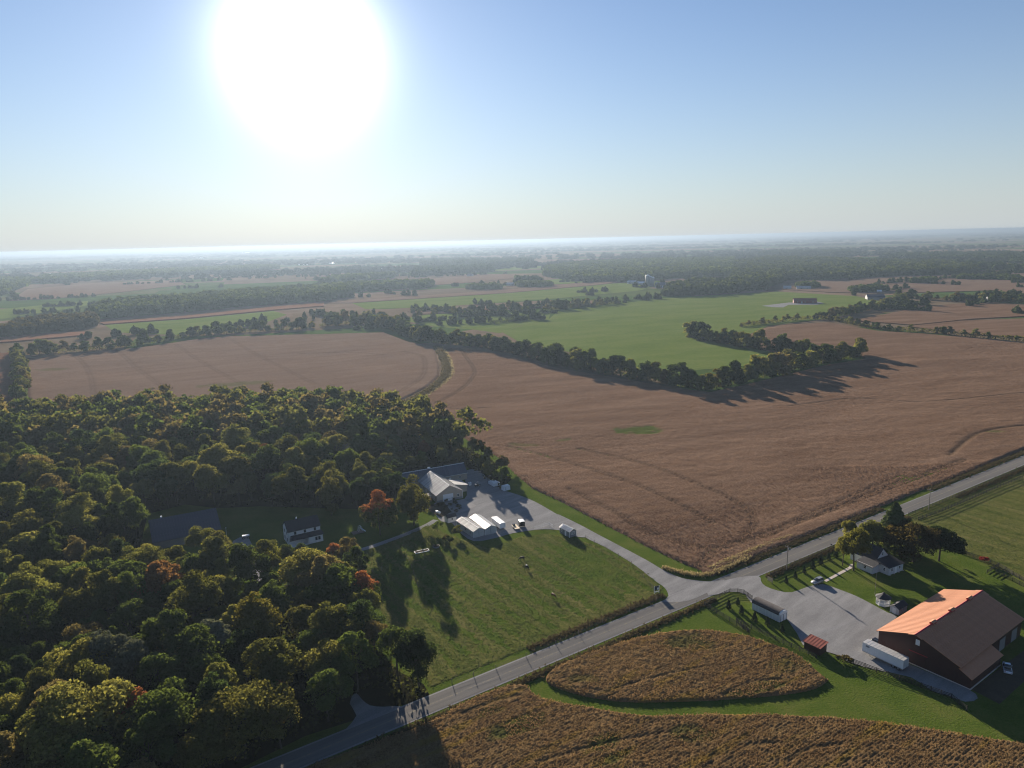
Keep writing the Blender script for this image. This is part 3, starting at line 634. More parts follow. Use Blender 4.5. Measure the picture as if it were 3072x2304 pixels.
#=PART3=
# ================================================================== TREES
def unit(a): return a / (np.linalg.norm(a, axis=1, keepdims=True) + 1e-9)
def crown_mesh(name, h, cr, nl, nleaf, ls, base=0.30, mat='leaf', flat=1.0, top=1.0, spread=0.8, gap=0.0):
    """foliage lobes spread through an ellipsoid crown, each covered with leaf clumps; returns mesh and lobe centres."""
    cz = h * (base + 1) / 2; rz = h * (1 - base) / 2
    nm = max(4, nl // 5)                                 # main limbs: lobes gather round their ends
    d = unit(rng.normal(size=(nm, 3))); d[:, 2] = np.abs(d[:, 2]) * (.2 + .8 * rng.random(nm)) * np.where(rng.random(nm) < .7, 1, -1)
    d = unit(d); d[0] = (0.1, 0.1, .98)
    rad = .45 + .5 * rng.random(nm) ** .6
    taper = 1 - (1 - top) * np.clip(d[:, 2], 0, 1)
    mc = np.stack([d[:, 0] * cr * rad * spread * taper, d[:, 1] * cr * rad * spread * taper, cz + d[:, 2] * rz * rad * .86], 1)
    c = mc[rng.integers(0, nm, nl)] + rng.normal(size=(nl, 3)) * np.array([cr * .2, cr * .2, rz * .15])
    q_ = (c - np.array([0, 0, cz])) / np.array([cr, cr, rz]); ln_ = np.linalg.norm(q_, axis=1, keepdims=True)
    c = np.array([0, 0, cz]) + q_ / np.maximum(1, ln_ / .92) * np.array([cr, cr, rz])
    c[:, 0] *= 1 + .25 * (rng.random() - .5)
    rl = cr * (.14 + .29 * rng.random(nl) ** 1.2) * flat
    C, N = [], []
    ctr = np.array([0, 0, cz - .2 * rz])
    for i in range(nl):
        k = max(6, int(nleaf * (rl[i] ** 2) / (rl ** 2).sum()))
        q = unit(rng.normal(size=(k * 2, 3)) + unit((c[i] - ctr)[None]) * .75)[:k]
        q[:, 2] = np.where(q[:, 2] < -.45, -q[:, 2], q[:, 2])
        jit = .66 + .48 * rng.random((k, 1))
        C.append(c[i] + q * rl[i] * jit * np.array([1.08, 1.08, .82])); N.append(unit(q * .9 + rng.normal(size=(k, 3)) * .55))
    k = nleaf // 6                                       # loose sprays that break the outline
    q = unit(rng.normal(size=(k, 3))); q[:, 2] = np.abs(q[:, 2]) * .9 - .15
    C.append(np.stack([q[:, 0] * cr * (.6 + .45 * rng.random(k)), q[:, 1] * cr * (.6 + .45 * rng.random(k)), cz + q[:, 2] * rz * (.6 + .42 * rng.random(k))], 1)); N.append(unit(rng.normal(size=(k, 3))))
    C = np.concatenate(C); N = np.concatenate(N)
    C[:, 2] = np.maximum(C[:, 2], h * .05)
    v, f = quads_at(C, N, ls * (.6 + .8 * rng.random(len(C))))
    return np_mesh(name, v, f, mat, None, False), c
def trunk_mesh(name, h, c, r, mat='bark', fork=0.42, n=7):
    m = MB(); lean = (random.uniform(-.04, .04) * h, random.uniform(-.04, .04) * h)
    top = Vector((lean[0], lean[1], h * .82))
    pts = [(0, 0, -.3), (0, 0, .02 * h), (lean[0] * .3, lean[1] * .3, h * fork * .6), (lean[0] * .6, lean[1] * .6, h * fork), tuple(top)]
    m.tube(pts, [r * 1.5, r * 1.1, r * .9, r * .75, r * .15], n)
    for q in random.sample(list(c), min(n, len(c))):
        s = Vector((lean[0] * .5, lean[1] * .5, h * fork * random.uniform(.7, 1.25))); e = Vector(q)
        mid = s.lerp(e, .5) + Vector((0, 0, .05 * h))
        m.tube([s, mid, e], [r * .5, r * .32, r * .08], 5)
    return m.mesh(name, mat, True)
def bare_mesh(name, h, r, mat='bark_pale', nb=26, spread=0.28):
    m = MB(); m.tube([(0, 0, -.3), (.1, 0, h * .3), (0, .1, h * .7), (0, 0, h)], [r * 1.3, r, r * .6, r * .1], 7)
    for i in range(nb):
        z = h * random.uniform(.3, .92); a = random.uniform(0, 2 * math.pi); l = h * spread * (1.1 - z / h) * random.uniform(.7, 1.3) + .5
        e = Vector((math.cos(a) * l, math.sin(a) * l, z + l * .7)); s = Vector((0, 0, z)); mid = s.lerp(e, .5) + Vector((0, 0, .1))
        m.tube([s, mid, e], [r * .35, r * .2, r * .06], 4)
        for _ in range(4):
            a2 = a + random.uniform(-1.1, 1.1); l2 = l * random.uniform(.3, .6); p = s.lerp(e, random.uniform(.35, .9))
            m.tube([p, p + Vector((math.cos(a2) * l2, math.sin(a2) * l2, l2 * .8))], [r * .14, r * .04], 3)
    return m.mesh(name, mat, True)
def conifer_mesh(name, h, cr, n, ls, mat='needle'):
    t = rng.random(n) ** .75; z = h * (.06 + .94 * t); a = rng.random(n) * 2 * math.pi
    tier = .78 + .28 * np.abs(np.sin(z / h * 26))
    rr = cr * (1 - t) ** .8 * tier * (.55 + .5 * rng.random(n) ** .5) + .04
    C = np.stack([np.cos(a) * rr, np.sin(a) * rr, z], 1); N = unit(np.stack([np.cos(a), np.sin(a), .6 + 0 * a], 1) + rng.normal(size=(n, 3)) * .5)
    v, f = quads_at(C, N, ls * (.6 + .8 * rng.random(n)))
    return np_mesh(name, v, f, mat, None, False)
VAR = []
for i, (h, cr, nl, base, flat, top, sp) in enumerate([(17, 6.2, 34, .28, 1, .9, .85), (19, 5.6, 36, .25, .95, .8, .85), (15, 6.4, 30, .3, 1.05, 1, .85), (18, 5.0, 32, .3, 1, .7, .8), (16, 5.4, 26, .22, 1.1, .9, .9),
                                              (20, 6.6, 42, .34, .9, .95, .85), (14, 4.6, 22, .22, 1.1, .85, .85), (17, 5.8, 28, .36, .9, 1, .95), (13, 4.2, 20, .2, 1.15, .75, .8), (18.5, 6.0, 40, .3, .8, .9, .95)]):
    cm, cc = crown_mesh('crown', h, cr, int(nl * 1.5), 8200, 0.40, base * .75, 'leaf', flat, top, sp * 1.06)
    VAR.append((cm, trunk_mesh('trunk', h, cc, .028 * h * .6, 'bark'), h, cr))
MID = []
for i, (h, cr, nl, base) in enumerate([(14, 5.4, 32, -.12), (12, 5.4, 28, -.15), (16, 5.2, 34, -.1), (10, 5.0, 24, -.2), (13, 4.4, 26, -.12), (15, 6.2, 36, -.14)]):
    cm, cc = crown_mesh('crown', h, cr, nl, 1900, 0.8, base, 'leaf', 1.1, .8, .95)
    MID.append((cm, trunk_mesh('trunk', h, cc, .3, 'bark', n=5), h, cr))
SILV = []
for h, cr, nl in ((17, 6.4, 46), (12, 4.4, 26)):
    cm, cc = crown_mesh('crown', h, cr, nl, 5600, 0.46, .3, 'leaf_silver', .8, 1, .95); SILV.append((cm, trunk_mesh('trunk', h, cc, .28), h, cr))
MAPLE = []
for h, cr in ((14, 4.2), (16, 5.2)):
    cm, cc = crown_mesh('crown', h, cr, 44, 7000, 0.42, -.04, 'leaf_maple', 1, .6, .9); MAPLE.append((cm, trunk_mesh('trunk', h, cc, .25), h, cr))
SHRUB = []
for h, cr in ((3.0, 1.7), (2.2, 1.5), (4.2, 2.0)):
    cm, cc = crown_mesh('foliage', h, cr, 9, 650, 0.30, .05, 'leaf', 1.1, .9, .85); SHRUB.append((cm, trunk_mesh('stem', h, cc, .06, n=4), h, cr))
YARD = []
for h, cr, nl, bs in ((15, 7.4, 60, .14), (13, 6.2, 50, .1), (15, 5.6, 52, .1), (18, 5.4, 60, -.06)):
    cm, cc = crown_mesh('crown', h, cr, nl, 7500, 0.44, bs, 'leaf', 1, .8, .95); YARD.append((cm, trunk_mesh('trunk', h, cc, .3), h, cr))
CONE = [(conifer_mesh('foliage', 2.6, .8, 700, .22), None, 2.6, .8), (conifer_mesh('foliage', 16, 4.6, 5200, .55), None, 16, 4.6)]
def plant(name, var, xy, h, label, cat, group, col, z=0.0, wide=1.0, parts=('crown', 'trunk')):
    cm, tm, vh, vr = var; s = h / vh
    e = thing(name, label, cat, xy, random.uniform(0, 360), group, z)
    e.scale = (s * wide, s * wide, s)
    c = link(parts[0], cm, e); k = random.uniform(.7, 1.4); c.color = (col[0] * k, col[1] * k, col[2] * k, 1)
    if tm: link(parts[1], tm, e)
    return e
GREEN = (0.070, 0.096, 0.026); OLIVE = (0.112, 0.118, 0.034); YELL = (0.152, 0.148, 0.044); BROWN = (0.135, 0.112, 0.050); DARK = (0.038, 0.058, 0.021); SIL = (0.105, 0.115, 0.082)
RUST = (0.145, 0.078, 0.036)
def pick(ws): return random.choices([GREEN, OLIVE, YELL, BROWN, DARK], ws)[0]
def poisson(poly, r, taken=(), tries=9000, avoid=()):
    P = np.asarray(poly); lo, hi = P.min(0), P.max(0); out = list(taken); new = []
    q = lo + rng.random((tries, 2)) * (hi - lo); q = q[inside(poly, q[:, 0], q[:, 1])]
    for p in q:
        if any((p[0] - a[0]) ** 2 + (p[1] - a[1]) ** 2 < a[2] ** 2 for a in avoid): continue
        if all((p[0] - o[0]) ** 2 + (p[1] - o[1]) ** 2 < 1e9 and (p[0] - o[0]) ** 2 + (p[1] - o[1]) ** 2 > r * r for o in out):
            out.append(p); new.append(p)
    return new
# ---- individual trees one can tell apart
WG, WGL = 'broadleaf trees of the dense wood', 'broadleaf tree of the dense wood on the left, leaves turning olive'
special = []
def one(name, var, xy, h, label, col, group=None, cat='tree', wide=1.0):
    special.append(xy); return plant(name, var, xy, h, label, cat, group, col, 0, wide)
one('maple_tree', MAPLE[1], z3(1625, 755), 18, 'orange-topped maple standing beside the narrow gravel lane', OLIVE)
one('lawn_tree', YARD[3], z3(2000, 650), 20, 'tall yellow-green tree in front of the workshop roof', (0.11, 0.11, 0.028), wide=.85)
one('lawn_tree', YARD[3], z3(1085, 540), 19, 'lone golden olive tree behind the white farmhouse lawn', YELL, wide=.75)
e = thing('bare_tree', 'grey leafless tree against the dark wood behind the lawn', 'tree', zB(940, 745), 20); link('trunk', bare_mesh('trunk', 15, .22, 'bark_pale', 60, .33), e); special.append(zB(940, 745))
one('silver_tree', SILV[0], zA(-330, 1010), 19, 'pale silvery crown in the shadowed lower wood', SIL)
one('silver_tree', SILV[1], zA(330, 760), 15, 'small pale grey-leaved tree among dark crowns, mid lower wood', SIL)
one('maple_tree', MAPLE[1], zA(-160, 1330), 15, 'tree with red-orange sprays at the bottom of the wood', OLIVE)
one('maple_tree', MAPLE[0], zA(830, 1160), 13, 'shaded tree with a pinkish orange tip near the wood entrance', BROWN)
one('maple_tree', MAPLE[1], z3(1480, 1640), 14.5, 'green tree with an orange patch at the paddock edge of the wood', GREEN)
one('maple_tree', MAPLE[0], z3(1130, 1150), 11.5, 'rust-tinged tree right below the white farmhouse corner', (0.07, 0.055, 0.022))
one('wood_edge_tree', VAR[7], z3(330, 1330), 15, 'open-crowned yellow-green tree by the house drive', (0.10, 0.105, 0.025))
one('wood_edge_tree', VAR[4], z3(800, 1110), 8.5, 'bushy dark green tree covering the farmhouse porch', DARK)
one('wood_edge_tree', VAR[0], zA(680, 640), 17, 'broad sunlit yellow-green tree in the middle of the lower wood', (0.12, 0.11, 0.026), wide=1.1)
one('wood_edge_tree', VAR[1], zA(1860, 905), 16, 'dark tree at the wood corner nearest the road', DARK)
one('wood_edge_tree', VAR[2], zA(1190, 940), 13, 'yellow-tipped tree above the wood lane entrance', YELL)
for x, y, h, lb, cl in ((1300, 1170, 12, 'brown-tinged tree shading the lane side of the farmhouse', BROWN), (620, 1130, 9.0, 'low tree covering the left corner of the farmhouse porch', GREEN), (430, 1190, 12, 'olive tree between the house drive and the farmhouse', OLIVE), (1340, 1330, 13, 'dark tree where the wood meets the horse paddock lane', DARK), (-330, 1010, 11, 'olive tree hiding the lower eave of the navy barn', OLIVE), (-120, 1050, 11, 'yellowing tree before the navy barn gable', YELL)):
    one('house_front_tree', random.choice(VAR), z3(x, y), h, lb, cl)
# ---- the dense wood, north and south of the clearing
avoid = [(*z3(800, 1180), 17), (*z3(560, 1150), 9), (*z8(1560, 1330), 11), (*zA(1480, 1040), 7), (*zA(1560, 1100), 7), (*z3(120, 900), 8), (*z3(200, 1080), 5)]
nt_w = poisson(wood_n, 8.0, special, 9000, avoid)
ns_w = poisson(wood_s, 7.2, special + nt_w, 12000, avoid)
def seen(p, h):   # keep what the photo can show: inside the frame at crown height, a margin for shadows
    v = Vector((p[0], p[1], h - CAM_H)); c = v.dot(_f)
    x = 1536 + FPX * v.dot(_r) / c; y = 1152 - FPX * v.dot(_u) / c
    return c > 20 and -120 < x < 3200 and y < 2500
wood_trees = [p for p in nt_w + ns_w if seen(p, 16)]
print('wood trees', len(wood_trees))
wood_trees.sort(key=lambda p: p[1])
more_w = wood_trees[330:]; wood_trees = wood_trees[:330]
for i, p in enumerate(wood_trees):
    n = float(fbm(np.array([p[0]]), np.array([p[1]]), 40, 2)[0])
    col = pick((4, 5, 3, 1.2, 1.4)) if n > .5 else pick((5, 4.5, 1.5, .8, 2.5))
    if random.random() < .02: col = RUST
    north = inside(wood_n, np.array([p[0]]), np.array([p[1]]))[0]
    hh = random.choice((random.uniform(11, 15), random.uniform(14, 19), random.uniform(15, 21))) if north else random.choice((random.uniform(9, 13), random.uniform(12, 18), random.uniform(13, 19)))
    ds = math.hypot(p[0] + 28, p[1] - 335); hh = min(hh, 9.5 + max(0, ds - 28) * .22)      # tree heights capped near the workshop to let sun onto its roof and yard
    cn = {GREEN: 'mid-green', OLIVE: 'olive', YELL: 'yellowing', BROWN: 'brownish', DARK: 'dark green', RUST: 'rust-orange'}[col]
    where = ('north of the farmhouse clearing', 'upper') if north else ('between farmhouse and road', 'lower')
    plant('woodland_tree', random.choice(VAR), p, hh, cn + ' broadleaf tree in the dense left wood ' + where[0], 'tree', cn + ' trees of the ' + where[1] + ' wood', col, wide=random.uniform(.72, 1.28))

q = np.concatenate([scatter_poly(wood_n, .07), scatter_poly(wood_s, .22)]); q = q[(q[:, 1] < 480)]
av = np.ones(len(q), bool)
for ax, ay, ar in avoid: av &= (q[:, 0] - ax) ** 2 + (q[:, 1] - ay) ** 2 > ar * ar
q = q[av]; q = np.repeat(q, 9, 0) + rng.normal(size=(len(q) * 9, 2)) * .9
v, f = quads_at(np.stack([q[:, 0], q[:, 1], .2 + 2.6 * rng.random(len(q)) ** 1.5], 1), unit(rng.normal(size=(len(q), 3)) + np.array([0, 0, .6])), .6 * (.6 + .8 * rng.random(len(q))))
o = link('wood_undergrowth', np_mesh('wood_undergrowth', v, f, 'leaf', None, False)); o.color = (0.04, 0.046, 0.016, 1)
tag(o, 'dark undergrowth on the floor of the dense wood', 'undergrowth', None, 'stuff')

# ---- hedgerows: trees set along field edges
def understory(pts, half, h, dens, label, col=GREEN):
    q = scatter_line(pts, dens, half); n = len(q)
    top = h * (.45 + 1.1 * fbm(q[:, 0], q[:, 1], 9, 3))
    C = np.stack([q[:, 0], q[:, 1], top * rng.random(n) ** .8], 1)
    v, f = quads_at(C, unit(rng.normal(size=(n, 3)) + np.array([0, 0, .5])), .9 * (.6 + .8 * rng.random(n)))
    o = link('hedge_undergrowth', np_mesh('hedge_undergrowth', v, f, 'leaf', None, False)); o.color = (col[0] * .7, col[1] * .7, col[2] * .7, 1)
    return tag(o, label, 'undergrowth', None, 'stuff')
def hedge(pts, step, hr, label, group, ws=(4, 3, 1, 1, 4), jit=2.5, name='hedgerow_tree', var=MID, width=1.0, under=(2.4, 4.5, 2.6)):
    ln = np.array(pts); d = np.r_[0, np.cumsum(np.hypot(*np.diff(ln, axis=0).T))]; t = random.uniform(0, step * .5); k = 0
    while t < d[-1]:
        x = np.interp(t, d, ln[:, 0]) + random.gauss(0, jit * .5); y = np.interp(t, d, ln[:, 1]) + random.gauss(0, jit)
        h = random.uniform(*hr)
        plant(name, random.choice(var), (x, y), h, label, 'tree', group, pick(ws), wide=width * random.uniform(.85, 1.25)); k += 1
        t += step * random.uniform(.6, 1.4) * (h / (sum(hr) / 2)) ** .5
    if under: understory(pts, under[0], under[1], under[2], 'leafy undergrowth filling the ' + group, pick(ws))
    return k
nh = 0
nh += hedge(smooth(L(V, (20, 768), (130, 762), (300, 746), (420, 726), (560, 716), (680, 708)), False, 3), 7.0, (6, 16), 'tree of the hazy line between tan field and left pasture', 'hazy tree line behind the tan field', jit=4)
nh += hedge(smooth(L(V, (690, 706), (745, 700), (800, 702), (850, 712)), False, 3), 6.5, (11, 18), 'tall tree of the clump where the tree lines meet', 'clump where the tree lines meet', jit=9)
nh += hedge(smooth(L(V, (850, 712), (900, 732), (960, 744), (1010, 746), (1100, 762), (1200, 787), (1300, 805), (1375, 818)), False, 3), 6.4, (9, 18), 'dark tree of the curving line between soybean field and green pasture', 'curving tree line by the pasture', (3, 2, .5, .5, 5), jit=3)
nh += hedge(smooth(L(V, (1385, 820), (1480, 836), (1530, 840), (1600, 826), (1700, 802), (1780, 783), (1858, 770)), False, 3), 5.4, (8, 18), 'tree of the shadow-casting row pointing into the soybean field', 'shadow-casting tree row', (4, 3, 1.5, 1, 3), jit=2.5)
nh += hedge(L(V, (1485, 727), (1540, 738), (1620, 752), (1700, 763), (1750, 770)), 6.5, (10, 18), 'dark tree of the short row inside the pasture bend', 'short row inside the pasture bend', (3, 1.5, .5, .5, 5), jit=3)
nh += hedge(smooth(L(V, (1600, 706), (1700, 694), (1760, 690), (1800, 693), (1900, 712), (2000, 718), (2100, 728), (2300, 746)), False, 3), 10, (4, 9), 'bushy tree of the low hedge across the right fields', 'low hedge across the right fields', jit=2)
nh += hedge(L(V, (1770, 688), (1830, 680), (1880, 668), (1940, 655), (1960, 648)), 8, (5, 13), 'rounded tree beside the upper edge of the right field', 'rounded trees above the right field')
nh += hedge(L(V, (1930, 640), (2000, 648), (2100, 650), (2230, 655)), 11, (8, 14), 'tree sheltering the far farmhouses on the right', 'trees round the far farmhouses', jit=5)
nh += hedge(L(V, (1180, 672), (1260, 662), (1340, 656)), 12, (7, 14), 'tree of the thin row above the green pasture', 'thin row above the pasture', jit=3)
nh += hedge(L(V, (1060, 700), (1130, 692), (1170, 682)), 15, (3, 7), 'low bush on the fence line across the pasture', 'fence line bushes', jit=2)
for x, y, h, lb in ((905, 688, 13, 'first'), (938, 684, 13, 'second'), (980, 682, 15, 'third'), (1100, 668, 14, 'fourth')):
    plant('pasture_tree', MID[2], V(x, y), h, lb + ' of four lone trees standing in the hazy pasture, counted from the sun glare', 'tree', 'lone pasture trees', OLIVE, wide=1.1)
nh += hedge(L(V, (35, 775), (45, 800), (50, 835), (40, 865)), 11, (9, 14), 'green tree between reddish corn and tan field', 'trees beside the corn', (4, 4, 2, 1, 1), jit=2)
print('hedge trees', nh)

# ---- distant woods, one mass each side; crowns are domes roughened with leaf clumps
def dome_template():
    v = [(0, 0, 1.0)]; f = []
    for k, (r, z) in enumerate(((.55, .86), (.95, .5), (.8, .05))):
        for i in range(6): a = i * math.pi / 3 + k * .5; v.append((r * math.cos(a), r * math.sin(a), z))
    for i in range(6): f.append((0, 1 + i, 1 + (i + 1) % 6, 0))
    for k in range(2):
        for i in range(6): f.append((1 + k * 6 + i, 7 + k * 6 + i, 7 + k * 6 + (i + 1) % 6, 1 + k * 6 + (i + 1) % 6))
    return np.array(v), np.array([q for q in f])
DT, DF = dome_template()
def far_mass(name, P, H_, W_, label, leaf=10, col=GREEN, mat='leaf_far', lsz=.62):
    n = len(P); v = np.repeat(DT[None], n, 0) * (1 + (rng.random((n, len(DT), 3)) - .5) * .45)
    v = v * np.stack([W_, W_, H_], 1)[:, None, :]
    v[:, :, 0] += P[:, None, 0]; v[:, :, 1] += P[:, None, 1]
    tri = DF[:6, :3]; f4 = DF[6:]
    Q = np.concatenate([np.concatenate([tri, tri[:, :1]], 1), f4])
    quads = (f4[None] + (np.arange(n) * len(DT))[:, None, None]).reshape(-1, 4)
    # the six top triangles become three quads
    cap = np.array([(0, 1, 2, 3), (0, 3, 4, 5), (0, 5, 6, 1)])
    quads = np.concatenate([quads, (cap[None] + (np.arange(n) * len(DT))[:, None, None]).reshape(-1, 4)])
    V_ = v.reshape(-1, 3)
    if leaf:
        d = unit(rng.normal(size=(n * leaf, 3))); d[:, 2] = np.abs(d[:, 2]); rep = lambda a: np.repeat(a, leaf)
        C = np.stack([rep(P[:, 0]) + d[:, 0] * rep(W_), rep(P[:, 1]) + d[:, 1] * rep(W_), rep(H_) * (.35 + .7 * d[:, 2])], 1)
        lv, lf = quads_at(C, unit(d + rng.normal(size=d.shape) * .5), rep(W_) * lsz * (.6 + .7 * rng.random(len(C))))
        quads = np.concatenate([quads, lf + len(V_)]); V_ = np.concatenate([V_, lv])
    o = link(name, np_mesh(name, V_, quads, mat, None, False)); o.color = (*col, 1)
    return tag(o, label, 'wood', None, 'stuff')
LOW = []
for h, cr, nl, base in ((15, 6.0, 26, 0.0), (17, 5.4, 28, .05), (13, 5.6, 22, -.05), (16, 6.4, 30, .1)):
    cm, _c = crown_mesh('crown_low', h, cr, nl, 620, 1.15, base, 'leaf', 1.15, .9, .95)
    a_ = np.empty(len(cm.vertices) * 3, np.float32); cm.vertices.foreach_get('co', a_); LOW.append(a_.reshape(-1, 3) / np.array([1, 1, h], np.float32)); bpy.data.meshes.remove(cm)
def crown_mass(name, P, H_, label, col, mat='leaf'):
    out = []
    for p, h in zip(P, H_):
        t = LOW[rng.integers(len(LOW))]; a = rng.random() * 6.28; ca, sa = math.cos(a), math.sin(a); k = h / 15.0
        out.append(np.stack([p[0] + (t[:, 0] * ca - t[:, 1] * sa) * k, p[1] + (t[:, 0] * sa + t[:, 1] * ca) * k, t[:, 2] * h], 1))
    v = np.concatenate(out); o = link(name, np_mesh(name, v, np.arange(len(v)).reshape(-1, 4), mat, None, False)); o.color = (*col, 1)
    return tag(o, label, 'wood', None, 'stuff')
def fill(poly, sp):
    P = np.asarray(poly); area = .5 * abs(np.dot(P[:, 0], np.roll(P[:, 1], 1)) - np.dot(P[:, 1], np.roll(P[:, 0], 1)))
    n = int(area / sp ** 2 * 1.3); lo, hi = P.min(0), P.max(0); q = lo + rng.random((int(n * (np.prod(hi - lo) / max(area, 1)) + 5), 2)) * (hi - lo)
    return q[inside(poly, q[:, 0], q[:, 1])]
def mass(name, polys, sp, hr, label, leaf=10, col=GREEN):
    P = np.concatenate([fill(p, sp) for p in polys]); n = len(P)
    H_ = hr[0] + (hr[1] - hr[0]) * rng.random(n) ** .8; W_ = sp * (.62 + .35 * rng.random(n))
    print(name, n); return far_mass(name, P, H_, W_, label, leaf, col)
if more_w:
    P = np.array(more_w); ix = rng.random(len(P))
    for lo_, hi_, cl_, lb_ in ((0, .4, OLIVE, 'olive'), (.4, .7, GREEN, 'green'), (.7, 1.01, BROWN, 'brownish')):
        k = (ix >= lo_) & (ix < hi_); crown_mass('wood_margin', P[k], 14 + 8 * rng.random(k.sum()), lb_ + ' trees along the far edge of the dense wood', cl_)
mass('copse', [L(V, (-120, 722), (15, 724), (35, 712), (100, 700), (200, 692), (207, 704), (170, 712), (60, 724), (-120, 745))], 8, (11, 16), 'rounded brownish copse by the pale pasture in the left distance', 26, (0.075, 0.065, 0.026))
mass('distant_wood', [L(V, (190, 692), (400, 675), (560, 660), (700, 651), (760, 640), (750, 632), (560, 636), (400, 650), (225, 664))], 9, (12, 18), 'big hazy wood behind the left pasture', 14, GREEN)
mass('distant_wood', [L(V, (-160, 650), (0, 640), (60, 616), (70, 604), (0, 606), (-160, 620)), L(V, (60, 613), (250, 602), (440, 592), (600, 581), (600, 576), (400, 583), (100, 599)), L(V, (600, 642), (720, 634), (830, 627), (920, 623), (940, 614), (800, 617), (620, 628)), L(V, (690, 616), (780, 606), (850, 600), (850, 595), (720, 603))], 14.5, (11, 16), 'bands of hazy wood under the sun glare', 5, GREEN)
mass('distant_wood', [L(V, (890, 598), (1000, 590), (1062, 587), (1060, 577), (900, 582)), L(V, (910, 575), (1150, 572), (1150, 562), (910, 564)), L(V, (1110, 616), (1170, 614), (1165, 608), (1120, 608))], 13, (12, 17), 'dark wood in the middle distance right of the glare', 5, DARK)
mass('distant_forest', [L(zF, (650, 500), (900, 530), (1300, 545), (1480, 530), (1620, 520), (1800, 500), (2212, 500), (2212, 360), (1500, 370), (900, 400), (650, 440))], 13, (12, 17), 'wide forest behind the distant dairy farm', 5, GREEN)
mass('distant_forest', [L(zF, (1640, 660), (1800, 660), (2212, 635), (2300, 610), (2212, 560), (1900, 565), (1700, 600)), L(zG, (0, 575), (250, 545), (420, 480), (700, 488), (900, 468), (1200, 452), (1830, 438), (1840, 405), (1600, 365), (1000, 350), (700, 335), (300, 325), (0, 355))], 13, (12, 18), 'green forest edge above the large pasture', 6, (0.055, 0.072, 0.02))
mass('distant_forest', [L(zG, (1130, 320), (1500, 335), (2050, 350), (2400, 375), (2400, 300), (1900, 292), (1300, 300)), L(zG, (180, 300), (900, 290), (880, 272), (300, 276)), L(zG, (1640, 380), (1840, 400), (2100, 412), (2300, 425), (2300, 410), (2000, 395), (1700, 372))], 15, (13, 19), 'dark wooded ridge at the right horizon', 4, DARK)
mass('distant_hedge', [L(zG, (1330, 510), (1420, 495), (1530, 495), (1540, 500), (1430, 508)), L(zG, (900, 575), (1050, 578), (1150, 570), (1150, 560), (900, 562)), L(zG, (480, 545), (640, 545), (640, 530), (500, 530)), L(zG, (1700, 478), (1980, 480), (2180, 490), (2180, 482), (1750, 470)), L(zF, (0, 600), (110, 605), (280, 600), (280, 590), (0, 588)), L(zF, (410, 580), (560, 590), (700, 578), (690, 565), (420, 565))], 8, (7, 12), 'scattered hedges and yard trees in the middle distance', 20, GREEN)
# thin hedges and scattered trees dividing the far fields
hp = []
keep_out = [bigA, leftB, L(V, (1085, 718), (1185, 690), (1205, 672), (1430, 645), (1680, 630), (1850, 640), (1905, 652), (1830, 680), (1660, 704), (1590, 735), (1725, 772), (1500, 800), (1250, 765)), L(V, (225, 702), (590, 672), (620, 680), (380, 724)), L(V, (760, 655), (1290, 615), (1440, 612), (960, 662))]
for i in range(130):
    y0 = 900 * (6.0) ** random.random(); x0 = random.uniform(-.8, .8) * y0; a = R(random.choice((20, 33, 33, 120, 123)) + random.uniform(-8, 8)); l_ = random.uniform(80, 420)
    n = int(l_ / 7); t = rng.random(n) * l_; t = t[fbm(t + i * 77, t * 0 + i, 60, 2) > .42]
    hp.append(np.stack([x0 + math.cos(a) * t + rng.normal(size=len(t)) * 2, y0 + math.sin(a) * t + rng.normal(size=len(t)) * 2], 1))
hp = np.concatenate(hp)
for po in keep_out: hp = hp[~inside(po, hp[:, 0], hp[:, 1])]
hp = hp[hp[:, 1] > 820]
far_mass('distant_hedge', hp, 4 + 8 * rng.random(len(hp)) ** 1.5, 3.2 + 2.5 * rng.random(len(hp)), 'thin hedges and scattered trees dividing the distant fields', 8, (0.05, 0.065, 0.022))
# patchwork woods out to the horizon
ny = 22000; yy = 2300 * (34000 / 2300) ** rng.random(ny); xx = (rng.random(ny) - .5) * 2 * yy * .86
cl = fbm(xx * .55 + 900, yy * 1.5, 900, 3)
den = np.clip((cl - .50) * 9, 0, 1) * np.minimum(1, 1.0)
k = rng.random(ny) < den
P = np.stack([xx[k], yy[k]], 1); sz = np.clip(P[:, 1] / 230, 13, 75)
far_mass('horizon_woods', P, 11 + 6 * rng.random(len(P)) + P[:, 1] * .00012, sz * (.8 + .5 * rng.random(len(P))), 'blue hazy woods merging towards the horizon', 0, (0.06, 0.075, 0.03))
print('horizon woods', len(P))
#=PART4=
# ================================================================== BUILDINGS
def wbox(m, side, pos, u0, u1, d0, d1, za, zb):
    if side == '-y': return m.box(u0, u1, pos - d1, pos - d0, za, zb)
    if side == '+y': return m.box(u0, u1, pos + d0, pos + d1, za, zb)
    if side == '-x': return m.box(pos - d1, pos - d0, u0, u1, za, zb)
    return m.box(pos + d0, pos + d1, u0, u1, za, zb)
def window(par, side, pos, u, z, w_, h_, fm='white_trim', pm='glass', name='window', fw=.1, mull=True):
    m = MB(); u0, u1, za, zb = u - w_ / 2, u + w_ / 2, z, z + h_
    wbox(m, side, pos, u0, u0 + fw, 0.002, .07, za, zb); wbox(m, side, pos, u1 - fw, u1, 0.002, .07, za, zb)
    wbox(m, side, pos, u0 + fw, u1 - fw, 0.002, .07, za, za + fw); wbox(m, side, pos, u0 + fw, u1 - fw, 0.002, .07, zb - fw, zb)
    if mull: wbox(m, side, pos, u0 + fw, u1 - fw, 0.002, .06, (za + zb) / 2 - .03, (za + zb) / 2 + .03)
    f = m.build(name, fm, par)
    wbox(MB(), side, pos, u0 + fw + .002, u1 - fw - .002, 0.002, .03, za + fw + .002, zb - fw - .002).build('pane', pm, f)
    return f
